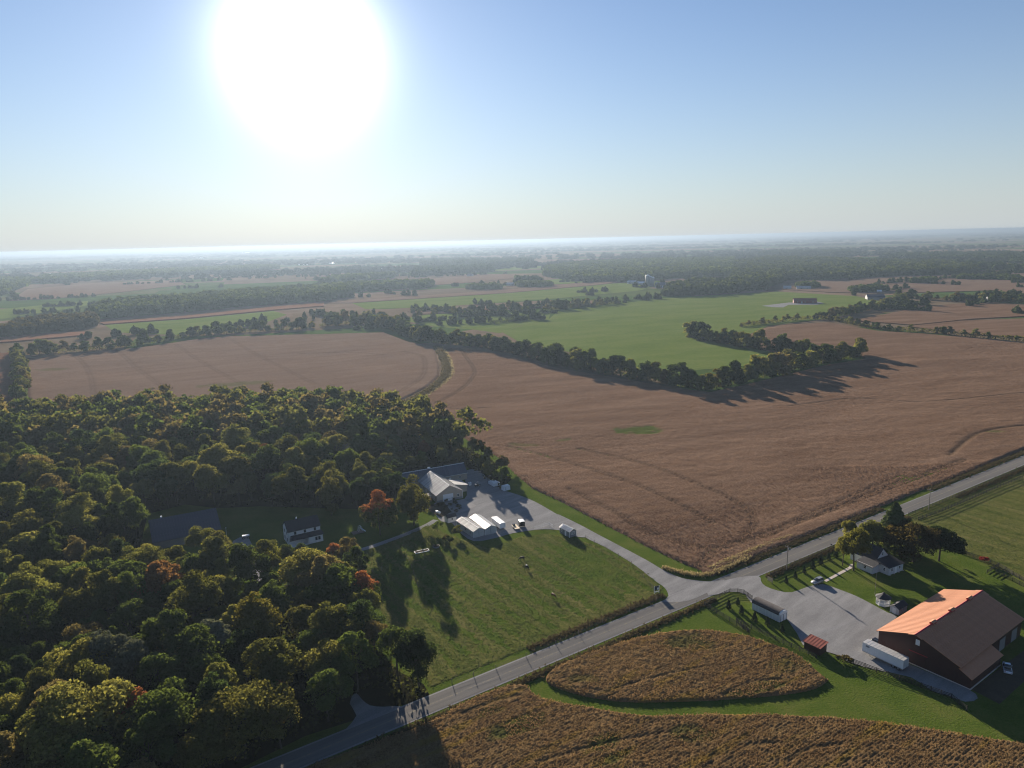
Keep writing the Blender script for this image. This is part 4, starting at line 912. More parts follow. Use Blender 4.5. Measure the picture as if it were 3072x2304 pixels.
def door(par, side, pos, u, w_, h_, mat, name='door', z=0.02, knob=True):
    d = wbox(MB(), side, pos, u - w_ / 2, u + w_ / 2, .002, .06, z, z + h_).build(name, mat, par)
    if knob: wbox(MB(), side, pos, u + w_ * .36, u + w_ * .36 + .08, .062, .12, z + 1.0, z + 1.08).build('handle', 'steel', d)
    return d
def slope(par, name, mat, lo, hi, a0, a1, axis='y', t=.09, strips=0, gap=.012, cap=None):
    """one roof slope between the (h, z) points lo and hi; split into sheet panels when strips > 0."""
    dh, dz = hi[0] - lo[0], hi[1] - lo[1]; l = math.hypot(dh, dz); nx, nz = -dz / l, dh / l
    if nz < 0: nx, nz = -nx, -nz
    prof = [lo, hi, (hi[0] + nx * t, hi[1] + nz * t), (lo[0] + nx * t, lo[1] + nz * t)]
    if not strips: return MB().prism(prof, a0, a1, axis).build(name, mat, par)
    wd = (a1 - a0) / strips
    m = MB().prism(prof, 0, wd - gap, axis)
    rib = [(p[0] + nx * t, p[1] + nz * t) for p in (lo, hi)]
    m.prism([rib[0], rib[1], (rib[1][0] + nx * .05, rib[1][1] + nz * .05), (rib[0][0] + nx * .05, rib[0][1] + nz * .05)], 0, .07, axis)
    me = m.mesh('roof_panel', mat)
    for i in range(strips):
        o = link('roof_panel', me, par); o.location = (0, a0 + i * wd, 0) if axis == 'y' else (a0 + i * wd, 0, 0)
def gable(par, w0, w1, a0, a1, e0, rz, e1, rp, wall, roof, axis='y', over=.35, strips=0, trim=None, oe=.3, roof2=None):
    """walls with gable ends (profile across h in [w0, w1]) and a two-slope roof with ridge cap."""
    MB().prism([(w0, 0), (w1, 0), (w1, e1), (rp, rz), (w0, e0)], a0, a1, axis).build('wall', wall, par)
    s0 = (rz - e0) / (rp - w0); s1 = (rz - e1) / (w1 - rp); t = .02
    rf = MB().prism([(rp - .22, rz - .22 * s0 + .14), (rp, rz + .16), (rp + .22, rz - .22 * s1 + .14), (rp, rz + .10)], a0 - oe - .02, a1 + oe + .02, axis).build('roof', trim or roof, par)
    slope(rf, 'roof_slope', roof, (w0 - over, e0 - over * s0 + t), (rp - .004, rz + t), a0 - oe, a1 + oe, axis, strips=strips)
    slope(rf, 'roof_slope', roof2 or roof, (w1 + over, e1 - over * s1 + t), (rp + .004, rz + t), a0 - oe, a1 + oe, axis, strips=strips)
    return rf
def corner_trim(par, pts, h, mat, s=.1):
    for x, y in pts: box('corner_trim', mat, par, x - s, x + s, y - s, y + s, 0, h)

# ---- red metal barn
b = thing('red_barn', 'big red metal barn with sunlit orange roof slope beside the gravel yard', 'barn', G(2550 + 350 / 4.2375, 1700 + 1045 / 4.2375), -54.8)
BL = 37.0
MB().prism([(0, 0), (20.0, 0), (20.0, 5.0), (9.5, 8.75), (0, 5.35)], 0, BL, 'y').build('wall', 'barn_red', b)
MB().prism([(20.004, 0), (22.8, 0), (22.8, 3.05), (20.004, 4.45)], 0, 17.0, 'y').build('lean_to_wall', 'barn_red', b)
rf = MB().prism([(9.2, 8.80), (9.5, 9.02), (9.8, 8.80), (9.5, 8.90)], -.75, BL + .75, 'y').build('roof', 'red_trim', b)
slope(rf, 'roof_slope', 'roof_copper', (-.5, 5.2), (9.496, 8.78), -.4, BL + .4, 'y', strips=40)
slope(rf, 'roof_slope', 'roof_copper', (20.5, 4.85), (9.504, 8.78), -.4, BL + .4, 'y', strips=40)
slope(rf, 'gable_hood', 'roof_copper', (7.8, 8.18), (9.49, 8.79), -.8, -.402, 'y'); slope(rf, 'gable_hood', 'roof_copper', (11.2, 8.18), (9.51, 8.79), -.8, -.402, 'y')
slope(rf, 'gable_hood', 'roof_copper', (7.8, 8.18), (9.49, 8.79), BL + .402, BL + .8, 'y'); slope(rf, 'gable_hood', 'roof_copper', (11.2, 8.18), (9.51, 8.79), BL + .402, BL + .8, 'y')
slope(b, 'lean_to_roof', 'roof_copper', (23.2, 2.9), (20.02, 4.5), -.4, 17.3, 'y')
for k in (7.5, 18.0, 28.5):
    v_ = MB().prism([(9.0, 8.9), (9.1, 9.35), (9.5, 9.5), (9.9, 9.35), (10.0, 8.9)], k, k + 1.9, 'y').build('ridge_vent', 'red_trim', b)
    MB().prism([(8.85, 9.35), (9.5, 9.62), (10.15, 9.35), (9.5, 9.52)], k - .15, k + 2.05, 'y').build('vent_cap', 'roof_copper', v_)
box('foundation', 'concrete', b, -.08, 22.9, -.09, -.003, 0, .32); box('foundation', 'concrete', b, 22.803, 22.95, -.09, 17, 0, .32)
for i in range(1, 22): MB().box(i * .95 - .03, i * .95 + .03, -.05, -.003, .33, 3.0).build('wall_rib', 'barn_red', b)
window(b, '-y', 0, 9.95, 5.85, 1.0, 1.5, 'white_trim', 'plastic_wrap', mull=False)
MB().box(8.0, 12.6, -.12, -.06, 3.6, 3.8).build('door_rail', 'red_trim', b)
box('sliding_door', 'barn_red', b, 8.4, 12.2, -.16, -.06, .4, 3.58)
door(b, '+x', 20.0, 25.0, 3.4, 3.4, 'dark_grey_siding', 'overhead_door', knob=False); door(b, '+x', 20.0, 32.5, 3.4, 3.4, 'dark_grey_siding', 'overhead_door', knob=False)
MB().box(-.42, -.36, -.2, BL + .2, 5.0, 5.16).build('gutter', 'red_trim', b)
for y_ in (3, 12, 21, 30): window(b, '-x', 0, y_, 1.4, 1.1, 1.0)

# ---- white semi-trailer box
t = thing('semi_trailer', 'long white semi-trailer box parked along the red barn', 'trailer', z5(150, 1105), -56.0)
TL, TW, T0, T1 = 10.8, 2.6, .95, 3.3
box('cargo_box', 'white_metal', t, 0, TL, 0, TW, T0, T1)
MB().box(-.03, TL + .03, -.03, TW + .03, T1 + .002, T1 + .07).build('roof', 'roof_trailer', t)
for i in range(1, 18): MB().box(i * .6 - .02, i * .6 + .02, -.035, -.003, T0 + .05, T1 - .05).build('side_post', 'white_metal', t)
for i in range(1, 12): MB().box(i * .9 - .02, i * .9 + .02, .05, TW - .05, T1 + .072, T1 + .10).build('roof_bow', 'roof_trailer', t)
box('side_rail', 'steel', t, 0, TL, -.05, -.002, T0 - .12, T0 + .04)
for y0 in (.04, TW / 2 + .02):
    d_ = box('rear_door', 'white_siding', t, TL + .004, TL + .07, y0, y0 + TW / 2 - .06, T0 + .05, T1 - .05)
    bar('lock_rod', 'steel', d_, (TL + .1, y0 + .3, T0 + .1), (TL + .1, y0 + .3, T1 - .1), .05, .05)
for x in (8.3, 9.5):
    for y in (.1, TW - .4):
        wq = MB().disc_y(x, y, y + .3, .5, .5).build('wheel', 'rubber', t); MB().disc_y(x, y - .01, y + .31, .5, .26, 10).build('rim', 'steel', wq)
for y in (.5, TW - .6): box('landing_leg', 'steel', t, 1.8, 1.95, y, y + .12, 0.12, T0)
box('front_panel', 'white_siding', t, -.06, -.004, .04, TW - .04, T0 + .05, T1 - .05)
for i, (a_, c_) in enumerate(((.9, 1.5), (1.0, 1.9), (.9, 1.6))): MB().box(a_, a_ + c_ * .55, -.045, -.037, T1 - .45 - i * .16, T1 - .36 - i * .16).build('faded_mark', 'sign_dark', t)

# ---- long white shed with rounded dark roof
s_ = thing('storage_shed', 'white storage shed with dark rounded barrel roof by the yard entrance', 'shed', z6(20, 1395), -56.5)
SLn, SW_ = 9.6, 3.5
prof = [(0, .15), (SW_, .15), (SW_, 2.3)] + [(SW_ / 2 + math.cos(a) * SW_ / 2, 2.3 + math.sin(a) * 1.05) for a in np.linspace(.25, math.pi - .25, 9)] + [(0, 2.3)]
MB().prism(prof, 0, SLn, 'x').build('wall', 'white_siding', s_)
arc = [(SW_ / 2 + math.cos(a) * (SW_ / 2 + .1), 2.3 + math.sin(a) * 1.12) for a in np.linspace(-.08, math.pi + .08, 13)]
arc2 = [(SW_ / 2 + math.cos(a) * (SW_ / 2 + .02), 2.3 + math.sin(a) * 1.055) for a in np.linspace(math.pi + .08, -.08, 13)]
for i in range(12): MB().prism([arc[i], arc[i + 1], arc2[11 - i], arc2[12 - i]], -.12, SLn - .35, 'x').build('roof_strip', 'brown_shingle', s_)
for u in (1.1, 2.4): door(s_, '+x', SLn, u, 1.0, 1.9, 'white_trim', 'door', .2)
for u in (.55, 1.7, 2.95): wbox(MB(), '+x', SLn, u - .05, u + .05, .064, .08, .2, 2.2).build('door_trim', 'sign_dark', s_)
MB().prism([(SW_ / 2 + math.cos(a) * SW_ / 2, 2.3 + math.sin(a) * 1.05) for a in np.linspace(0, math.pi, 11)], SLn - .34, SLn + .05, 'x').build('gable_trim', 'white_trim', s_)
for u in (2, 4, 6, 8): box('skid_block', 'concrete', s_, u, u + .4, .1, .5, 0, .148)
for i in range(1, 8): MB().box(i * 1.2 - .02, i * 1.2 + .02, -.03, -.002, .2, 2.2).build('batten', 'white_trim', s_)

# ---- small red-roofed run-in shed
r_ = thing('run_in_shed', 'small dark shed with orange-red metal lean roof on the yard', 'shed', z2(628, 1190), -54)
for x in (0, 4.4):
    for y in (0, 3.0): box('post', 'black_board', r_, x, x + .18, y, y + .18, 0, 2.3 if y == 0 else 2.75)
box('side_wall', 'barn_red', r_, .02, 4.56, -.02, .04, .05, 2.2); box('end_wall', 'barn_red', r_, .02, .07, .19, 2.99, .05, 2.2); box('end_wall', 'barn_red', r_, 4.51, 4.56, .19, 2.99, .05, 2.2)
slope(r_, 'roof', 'roof_red', (-.35, 2.25), (3.5, 2.85), -.3, 4.9, 'x', strips=6)

# ---- white cottage
h_ = thing('white_cottage', 'white cottage with steep gable and dark porch roof under big trees', 'house', z6(1530, 1020), 28)
box('wall', 'white_siding', h_, 0, 7.4, 0, 5.0, 0, 2.6)
slope(h_, 'lower_roof', 'dark_shingle', (-.35, 2.58), (5.1, 3.5), -.35, 7.75, 'x')
box('rear_wall', 'white_siding', h_, .3, 7.1, 5.003, 14.4, 0, 3.2)
MB().prism([(.3, 3.2), (7.1, 3.2), (3.7, 6.6)], 5.02, 14.38, 'y').build('gable_wall', 'white_siding', h_)
rr = MB().prism([(3.45, 6.5), (3.7, 6.78), (3.95, 6.5), (3.7, 6.65)], 4.7, 14.8, 'y').build('roof', 'dark_shingle', h_)
slope(rr, 'roof_slope', 'dark_shingle', (-.1, 2.85), (3.696, 6.62), 4.75, 14.75, 'y'); slope(rr, 'roof_slope', 'dark_shingle', (7.5, 2.85), (3.704, 6.62), 4.75, 14.75, 'y')
box('side_wing', 'white_siding', h_, -3.6, -.003, 3.2, 9.0, 0, 2.5); slope(h_, 'wing_roof', 'dark_shingle', (-4.0, 2.3), (.1, 3.1), 2.9, 9.3, 'y')
window(h_, '-y', 5.02, 3.7, 4.2, .9, 1.2)
for u in (1.6, 5.6): window(h_, '-y', 0, u, 1.0, 1.0, 1.2)
door(h_, '-y', 0, 3.6, 1.0, 2.1, 'white_trim')
for v_ in (1.5, 3.6): window(h_, '-x', 0, v_, 1.0, .9, 1.2)
window(h_, '-x', -3.6, 6.0, .9, 1.2, 1.2)
box('chimney', 'brick_red', h_, 3.3, 4.0, 11.0, 11.7, 5.9, 7.6)
for u in (0.2, 2.4, 4.8, 7.0): box('porch_step', 'concrete', h_, u, u + .5, -.4, -.02, 0, .12)

# ---- octagonal gazebo and the small shed next to it
gz = thing('gazebo', 'white octagonal gazebo with dark roof at the yard edge', 'gazebo', G(2250 + 1470 / 3.687, 1450 + 1335 / 3.687), 10)
oct_ = lambda r, z, k=0: [(r * math.cos(R(45 * i + 22.5)), r * math.sin(R(45 * i + 22.5)), z) for i in range(8)]
MB().add(oct_(2.0, .02) + oct_(2.0, .3), [tuple(range(7, -1, -1)), tuple(range(8, 16))] + [(i, (i + 1) % 8, 8 + (i + 1) % 8, 8 + i) for i in range(8)]).build('floor_deck', 'white_trim', gz)
rr = MB().add(oct_(2.35, 2.35) + oct_(.5, 3.35), [tuple(range(7, -1, -1)), tuple(range(8, 16))] + [(i, (i + 1) % 8, 8 + (i + 1) % 8, 8 + i) for i in range(8)]).build('roof', 'dark_shingle', gz)
MB().add(oct_(.55, 3.36) + oct_(.08, 3.95), [tuple(range(7, -1, -1)), tuple(range(8, 16))] + [(i, (i + 1) % 8, 8 + (i + 1) % 8, 8 + i) for i in range(8)]).build('cupola', 'dark_shingle', rr)
P8 = oct_(1.9, .3)
for i in range(8):
    a_, c_ = P8[i], P8[(i + 1) % 8]
    box('post', 'white_trim', gz, a_[0] - .08, a_[0] + .08, a_[1] - .08, a_[1] + .08, .3, 2.34)
    bar('rail_panel', 'white_trim', gz, (a_[0], a_[1], .62), (c_[0], c_[1], .62), .05, .6)
    bar('fascia', 'white_trim', gz, (a_[0], a_[1], 2.2), (c_[0], c_[1], 2.2), .06, .3)
gs = thing('garden_shed', 'small grey-white garden shed touching the red barn shade beside the gazebo', 'shed', z6(1650, 1450), 34)
gable(gs, 0, 2.6, 0, 4.6, 1.95, 2.75, 1.95, 1.3, 'white_siding', 'dark_shingle', 'y', .2)
gs.rotation_euler.z = R(34 - 90); gs.location = (*z6(1545, 1422), 0)
door(gs, '-y', 0, 1.3, 1.1, 1.8, 'white_trim'); window(gs, '+x', 2.6, 2.3, 1.0, .8, .8)

# ---- LEFT FARM: workshop
w_ = thing('workshop', 'tan metal workshop with white garage door and long grey panel roof', 'building', z4(890, 716), 27)
gable(w_, 0, 12.0, 0, 22.6, 3.5, 6.95, 3.5, 6.0, 'tan_siding', 'roof_grey', 'y', .4, 24, 'roof_bright')
MB().prism([(22.603, 0), (30.6, 0), (30.6, 3.5), (26.6, 6.9), (22.603, 3.5)], -7, 24.0, 'x').build('wing_wall', 'tan_siding', w_)
wr = MB().prism([(26.35, 6.85), (26.6, 7.12), (26.85, 6.85), (26.6, 7.0)], -7.4, 24.4, 'x').build('wing_roof', 'roof_bright', w_)
slope(wr, 'roof_slope', 'roof_blue', (22.2, 3.2), (26.596, 6.93), -7.3, 24.3, 'x', strips=32); slope(wr, 'roof_slope', 'roof_blue', (31.0, 3.2), (26.604, 6.93), -7.3, 24.3, 'x', strips=32)
MB().box(12.5, 24.3, 22.02, 22.16, 3.10, 3.22).build('wing_gutter', 'white_trim', wr)
MB().prism([(12.003, 0), (17.4, 0), (17.4, 2.9), (12.003, 4.0)], 7.2, 14.4, 'y').build('lean_to_wall', 'tan_siding', w_)
slope(w_, 'lean_to_roof', 'roof_grey', (17.8, 2.86), (11.2, 4.25), 6.9, 14.8, 'y', strips=8)
gd = wbox(MB(), '-y', 0, 2.9, 7.6, .002, .06, .05, 3.2).build('garage_door', 'white_metal', w_)
for z_ in (.65, 1.28, 1.91, 2.54): wbox(MB(), '-y', 0, 2.95, 7.55, .062, .085, z_, z_ + .05).build('door_section', 'white_trim', gd)
for i in range(8): wbox(MB(), '-y', 0, 3.15 + i * .55, 3.5 + i * .55, .062, .08, 1.0, 1.22).build('door_pane', 'glass', gd)
window(w_, '-y', 0, 9.9, 1.15, 1.0, 1.4)
box('wainscot', 'dark_grey_siding', w_, 7.9, 12.02, -.05, -.002, .02, .95); box('wainscot', 'dark_grey_siding', w_, -.02, 2.6, -.05, -.002, .02, .95)
MB().box(11.95, 12.1, -.1, .0, .0, 3.4).build('downspout', 'white_trim', w_)
for y_ in (3, 8, 13, 18): window(w_, '-x', 0, y_, 1.3, 1.0, 1.0)
door(w_, '-y', 22.603, 15.5, 1.0, 2.1, 'white_trim'); window(w_, '-y', 22.603, 20.5, 1.2, 1.0, 1.0)
box('roof_vent', 'white_metal', w_, 6.5, 7.6, 26.9, 27.7, 6.4, 7.4)

# ---- twin long grey sheds
for nm_, org, ang_, rm, lb in (('long_shed', z4(1500, 1300), 33, 'roof_grey', 'long grey shed with dull ribbed roof, paired against its shiny-roofed twin'), ('long_shed', z4(1695, 1253), 29, 'roof_bright', 'long grey shed whose metal roof glares white in the sun')):
    s_ = thing(nm_, lb, 'shed', org, ang_ - 1)
    gable(s_, 0, 4.6, 0, 13.6, 2.65, 3.6, 2.65, 2.3, 'grey_siding', rm, 'y', .2, 14, 'white_trim', .15)
    corner_trim(s_, ((0, 0), (4.6, 0), (0, 13.6)), 2.6, 'white_trim', .06)
    for y_ in (2.5, 6.5, 10.5): window(s_, '-x', 0, y_, 1.1, .6, .8, 'dark_grey_siding')
    if rm == 'roof_grey': pass
    box('end_seam', 'dark_grey_siding', s_, 2.2, 2.4, -.03, -.002, .05, 2.6)
    box('foundation_skirt', 'concrete', s_, -.05, 4.65, -.06, -.032, 0, .2)
# ---- small white shed
s_ = thing('tool_shed', 'small white shed with black roof and one window beside the lane end', 'shed', z4(1070, 1050), 31)
gable(s_, 0, 3.0, 0, 3.8, 2.15, 2.95, 2.15, 1.5, 'white_siding', 'dark_shingle', 'x', .2)
window(s_, '-y', 0, 2.0, .95, .55, .9, 'dark_grey_siding'); door(s_, '-x', 0, 1.5, .9, 1.9, 'white_trim')
# ---- farmhouse
f_ = thing('farmhouse', 'two-storey white farmhouse with black roof among the trees', 'house', (-84.6, 253.4), 31)
gable(f_, 0, 7.6, 0, 12.0, 5.5, 8.3, 5.5, 3.8, 'house_white', 'dark_shingle', 'x', .35)
for u in (2.6, 6.2, 10.0): window(f_, '-y', 0, u, 3.85, .8, 1.2, 'sign_dark')
for v_ in (2.0, 5.4): window(f_, '-x', 0, v_, 3.8, .8, 1.2, 'sign_dark'); window(f_, '-x', 0, v_, 1.1, .8, 1.3, 'sign_dark')
MB().add([(-.3, -3.0, 2.75), (12.6, -3.0, 2.75), (12.3, -.002, 3.55), (.8, -.002, 3.55), (-.3, -3.0, 2.88), (12.6, -3.0, 2.88), (12.3, -.002, 3.70), (.8, -.002, 3.70)],
         [(0, 1, 2, 3), (4, 7, 6, 5), (0, 4, 5, 1), (1, 5, 6, 2), (2, 6, 7, 3), (3, 7, 4, 0)]).build('porch_roof', 'dark_shingle', f_)
box('porch_room', 'house_white', f_, 6.8, 12.1, -2.7, -.003, 0, 2.74)
for u in (9.6, 10.7): window(f_, '-y', -2.7, u, .95, .85, 1.3, 'sign_dark')
for u in (.1, 2.3, 4.5, 6.4): box('porch_post', 'white_trim', f_, u, u + .14, -2.75, -2.61, .3, 2.74)
box('porch_deck', 'white_trim', f_, 0, 6.79, -2.8, -.003, 0, .29); door(f_, '-y', 0, 4.0, 1.0, 2.1, 'white_trim', z=.3)
box('chimney', 'house_white', f_, 4.2, 4.7, 4.2, 4.7, 7.6, 8.9); MB().prism([(7.2, 6.0), (7.6, 5.6), (10.2, 4.6), (9.8, 5.0)], 10.6, 12.1, 'x').build('dormer_roof', 'white_trim', f_)
box('rear_wing', 'house_white', f_, 7.0, 11.8, 7.603, 12.0, 0, 3.0); slope(f_, 'rear_roof', 'dark_shingle', (12.4, 2.9), (7.61, 4.6), 6.7, 12.1, 'x')
# ---- dark-roofed barn in the wood
a0_, a1_ = z8(1240, 1135, 8.2), z8(1785, 1033, 8.2)
bl_ = math.hypot(a1_[0] - a0_[0], a1_[1] - a0_[1])
k_ = thing('dark_barn', 'low barn with navy blue metal roof half hidden in the wood', 'barn', a0_, math.degrees(math.atan2(a1_[1] - a0_[1], a1_[0] - a0_[0])))
gable(k_, -11.0, 11.0, 0, bl_, 3.2, 8.1, 3.2, 0.0, 'dark_grey_siding', 'roof_navy', 'x', .5, int(bl_ / 1.0))
door(k_, '+x', bl_, -4.0, 3.2, 3.0, 'white_metal', 'overhead_door', knob=False); window(k_, '+x', bl_, 2.0, 1.2, 1.0, 1.0)
box('roof_vent', 'white_metal', k_, 3.8, 4.4, .5, 1.1, 7.4, 8.7)
# ---- tiny house shed by the driveway
y_ = thing('tiny_cabin', 'dark grey cabin with striped roof and white double windows by the driveway', 'cabin', z1(2060, 972), 34)
gable(y_, 0, 3.2, 0, 6.0, 2.35, 3.15, 2.35, 1.6, 'dark_grey_siding', 'roof_trailer', 'y', .25, 7, 'white_trim')
for u in (1.1, 2.1): window(y_, '-y', 0, u, 1.0, .85, 1.1)
window(y_, '-x', 0, 4.8, 1.0, .7, .9); door(y_, '-x', 0, 2.4, .9, 1.95, 'white_trim'); corner_trim(y_, ((0, 0), (3.2, 0)), 2.3, 'white_trim', .06)

# ================================================================== VEHICLES AND YARD THINGS
def wheels(par, xs, ys, r, wd=.22):
    for x in xs:
        for y in ys:
            q = MB().disc_y(x, y - wd / 2, y + wd / 2, r, r, 16).build('wheel', 'rubber', par); MB().disc_y(x, y - wd / 2 - .012, y + wd / 2 + .012, r, r * .6, 10).build('rim', 'steel', q)
def car(name, label, xy, ang, paint, Lc=4.7, Wc=1.85, Hc=1.7, pickup=False):
    c = thing(name, label, 'car', xy, ang, z=.115)
    hw = Wc / 2
    def shell(secs):
        vs, fs = [], []
        for x, zb, zt, w0, w1 in secs: vs += [(x, -w0, zb), (x, -w0 * 1.02, (zb + zt) / 2), (x, -w1, zt), (x, w1, zt), (x, w0 * 1.02, (zb + zt) / 2), (x, w0, zb)]
        for i in range(len(secs) - 1):
            for k in range(6): fs.append((i * 6 + k, i * 6 + (k + 1) % 6, i * 6 + 6 + (k + 1) % 6, i * 6 + 6 + k))
        fs += [tuple(range(5, -1, -1)), tuple(range(len(vs) - 6, len(vs)))]
        return vs, fs
    h = Lc / 2
    MB().add(*shell([(-h, .42, .8, hw * .82, hw * .78), (-h + .15, .3, .95, hw * .95, hw * .9), (-h * .5, .28, 1.0, hw, hw * .93), (0, .27, 1.02, hw, hw * .94), (h * .42, .28, 1.0, hw, hw * .92), (h - .35, .3, .86, hw * .96, hw * .84), (h, .4, .68, hw * .8, hw * .72)])).build('body', paint, c, True)
    x0, x1 = (-h * .25, h * .42) if pickup else (-h + .25, h * .42)
    MB().add(*shell([(x0, .98, 1.02, hw * .88, hw * .86), (x0 + .28, .98, Hc - .1, hw * .9, hw * .7), (x0 + .8, .98, Hc - .03, hw * .91, hw * .72), (x1 - .85, .98, Hc - .05, hw * .91, hw * .71), (x1, .98, 1.02, hw * .86, hw * .82)])).build('windows', 'glass', c, True)
    MB().box(x0 + .34, x1 - .8, -hw * .68, hw * .68, Hc - .04, Hc).build('roof_panel', paint, c)
    for s in (-1, 1):
        box('headlight', 'lamp_glass', c, h - .22, h - .08, s * hw * .62 - .16, s * hw * .62 + .16, .62, .74)
        box('tail_light', 'red_trim', c, -h - .01, -h + .06, s * hw * .66 - .1, s * hw * .66 + .1, .66, .84)
        box('side_mirror', paint, c, x1 - .5, x1 - .35, s * (hw + .02) - .08, s * (hw + .02) + .08, .98, 1.1)
        bar('roof_rail', 'steel', c, (x0 + .5, s * hw * .6, Hc + .04), (x1 - .95, s * hw * .6, Hc + .04), .04, .04)
    if pickup: box('truck_bed', 'black_paint', c, -h + .15, x0 - .06, -hw * .82, hw * .82, .97, 1.03)
    wheels(c, (-h * .6, h * .6), (-hw + .08, hw - .08), .35)
    return c
car('parked_car', 'silver sport utility car parked nose-out at the sidewalk end', z6(745, 1105), 180 + 30, 'silver_paint')
car('parked_car', 'pale blue pickup parked in the deep shade behind the red barn', z2(2090, 1345), 60, 'blue_white_paint', 5.2, 1.9, 1.75, True)
car('parked_car', 'shiny black car squeezed between semi-trailer and red barn', z5(365, 1010), -60, 'black_paint', 4.4, 1.8, 1.55)
# ---- left yard
def cargo(name, label, xy, ang, Lc, Wc, Hc, mat, roof='white_metal'):
    c = thing(name, label, 'trailer', xy, ang, z=.1)
    box('cargo_box', mat, c, 0, Wc, 0, Lc, .5, Hc); MB().prism([(-.03, Hc + .002), (Wc + .03, Hc + .002), (Wc * .8, Hc + .12), (Wc * .2, Hc + .12)], -.03, Lc + .03, 'y').build('roof', roof, c)
    d = box('rear_door', mat, c, .12, Wc - .12, -.06, -.003, .55, Hc - .1); bar('lock_rod', 'steel', d, (Wc - .4, -.09, .7), (Wc - .4, -.09, Hc - .2), .04, .04)
    bar('tow_bar', 'steel', c, (Wc / 2, Lc, .45), (Wc / 2, Lc + 1.2, .4), .1, .1)
    for x in (-.06, Wc + .06):
        q = MB().tube([(x - .09, Lc * .45, .34), (x + .09, Lc * .45, .34)], .34, 14).build('wheel', 'rubber', c); MB().tube([(x - .1, Lc * .45, .34), (x + .1, Lc * .45, .34)], .18, 10).build('rim', 'steel', q)
    for y0 in range(1, int(Lc)): MB().box(-.018, -.002, y0, y0 + .04, .55, Hc - .05).build('side_seam', mat, c)
    return c
cargo('cargo_trailer', 'white enclosed cargo trailer standing beside the long sheds', z4(1935, 1165), 26, 7.6, 2.4, 2.55, 'white_metal')
cargo('cargo_trailer', 'small black box trailer with white roof at the yard edge', z1(1512, 862), 12, 2.8, 2.0, 2.3, 'black_paint')
ft = thing('flatbed_trailer', 'low flatbed trailer with wooden deck next to the black box trailer', 'trailer', z1(1462, 892), 20, z=.1)
for i in range(7): box('deck_plank', 'tan_board', ft, .28 * i, .28 * i + .265, 0, 4.6, .5, .56)
box('frame', 'steel', ft, -.06, 2.0, 0, 4.6, .36, .497); bar('tow_bar', 'steel', ft, (.97, 4.6, .42), (.97, 5.9, .4), .1, .1); box('load_box', 'black_paint', ft, .3, 1.2, 3.4, 4.4, .563, 1.1)
for x in (-.14, 2.08):
    q = MB().tube([(x - .09, 2, .32), (x + .09, 2, .32)], .32, 14).build('wheel', 'rubber', ft); MB().tube([(x - .1, 2, .32), (x + .1, 2, .32)], .18, 10).build('rim', 'steel', q)
uv = thing('utility_vehicle', 'small dark utility cart parked right of the workshop', 'cart', z1(1040, 402), 25, z=.1)
box('body', 'black_paint', uv, -1.3, 1.3, -.65, .65, .4, .85); box('cargo_bed', 'dark_grey_siding', uv, -1.28, -.3, -.6, .6, .853, 1.1); MB().box(-.1, .3, -.6, .6, .853, 1.2).build('seat', 'rubber', uv)
for x in (-.25, .9):
    for y in (-.58, .58): bar('roll_bar', 'steel', uv, (x, y, .85), (x * .8, y, 1.9), .06, .06)
box('canopy', 'black_paint', uv, -.35, .85, -.65, .65, 1.9, 1.96); wheels(uv, (-.85, .85), (-.6, .6), .32, .24)
wt_ = thing('water_tank', 'white square caged tank on a pallet by the workshop lean-to', 'tank', z1(957, 395), 25, z=.1)
box('pallet', 'wood_post', wt_, -.65, .65, -.65, .65, 0, .15); box('tank_body', 'white_metal', wt_, -.6, .6, -.6, .6, .153, 1.5); MB().tube([(0, 0, 1.5), (0, 0, 1.62)], .16, 10).build('lid', 'rubber', wt_)
for x in (-.62, 0, .62):
    for y in (-.62, .62): bar('cage_bar', 'steel', wt_, (x, y, .15), (x, y, 1.52), .035, .035)
pt = thing('propane_tank', 'white propane tank lying beside the garden bed', 'tank', z1(605, 708), -40, z=.05)
MB().tube([(-1.45, 0, .75), (-1.3, 0, .75), (-1.05, 0, .75), (1.05, 0, .75), (1.3, 0, .75), (1.45, 0, .75)], [.08, .35, .5, .5, .35, .08], 16).build('tank_body', 'white_metal', pt, True)
for x in (-.8, .8): box('foot', 'concrete', pt, x - .12, x + .12, -.35, .35, 0, .3)
MB().tube([(0, 0, 1.22), (0, 0, 1.42)], .16, 10).build('valve_dome', 'white_trim', pt)
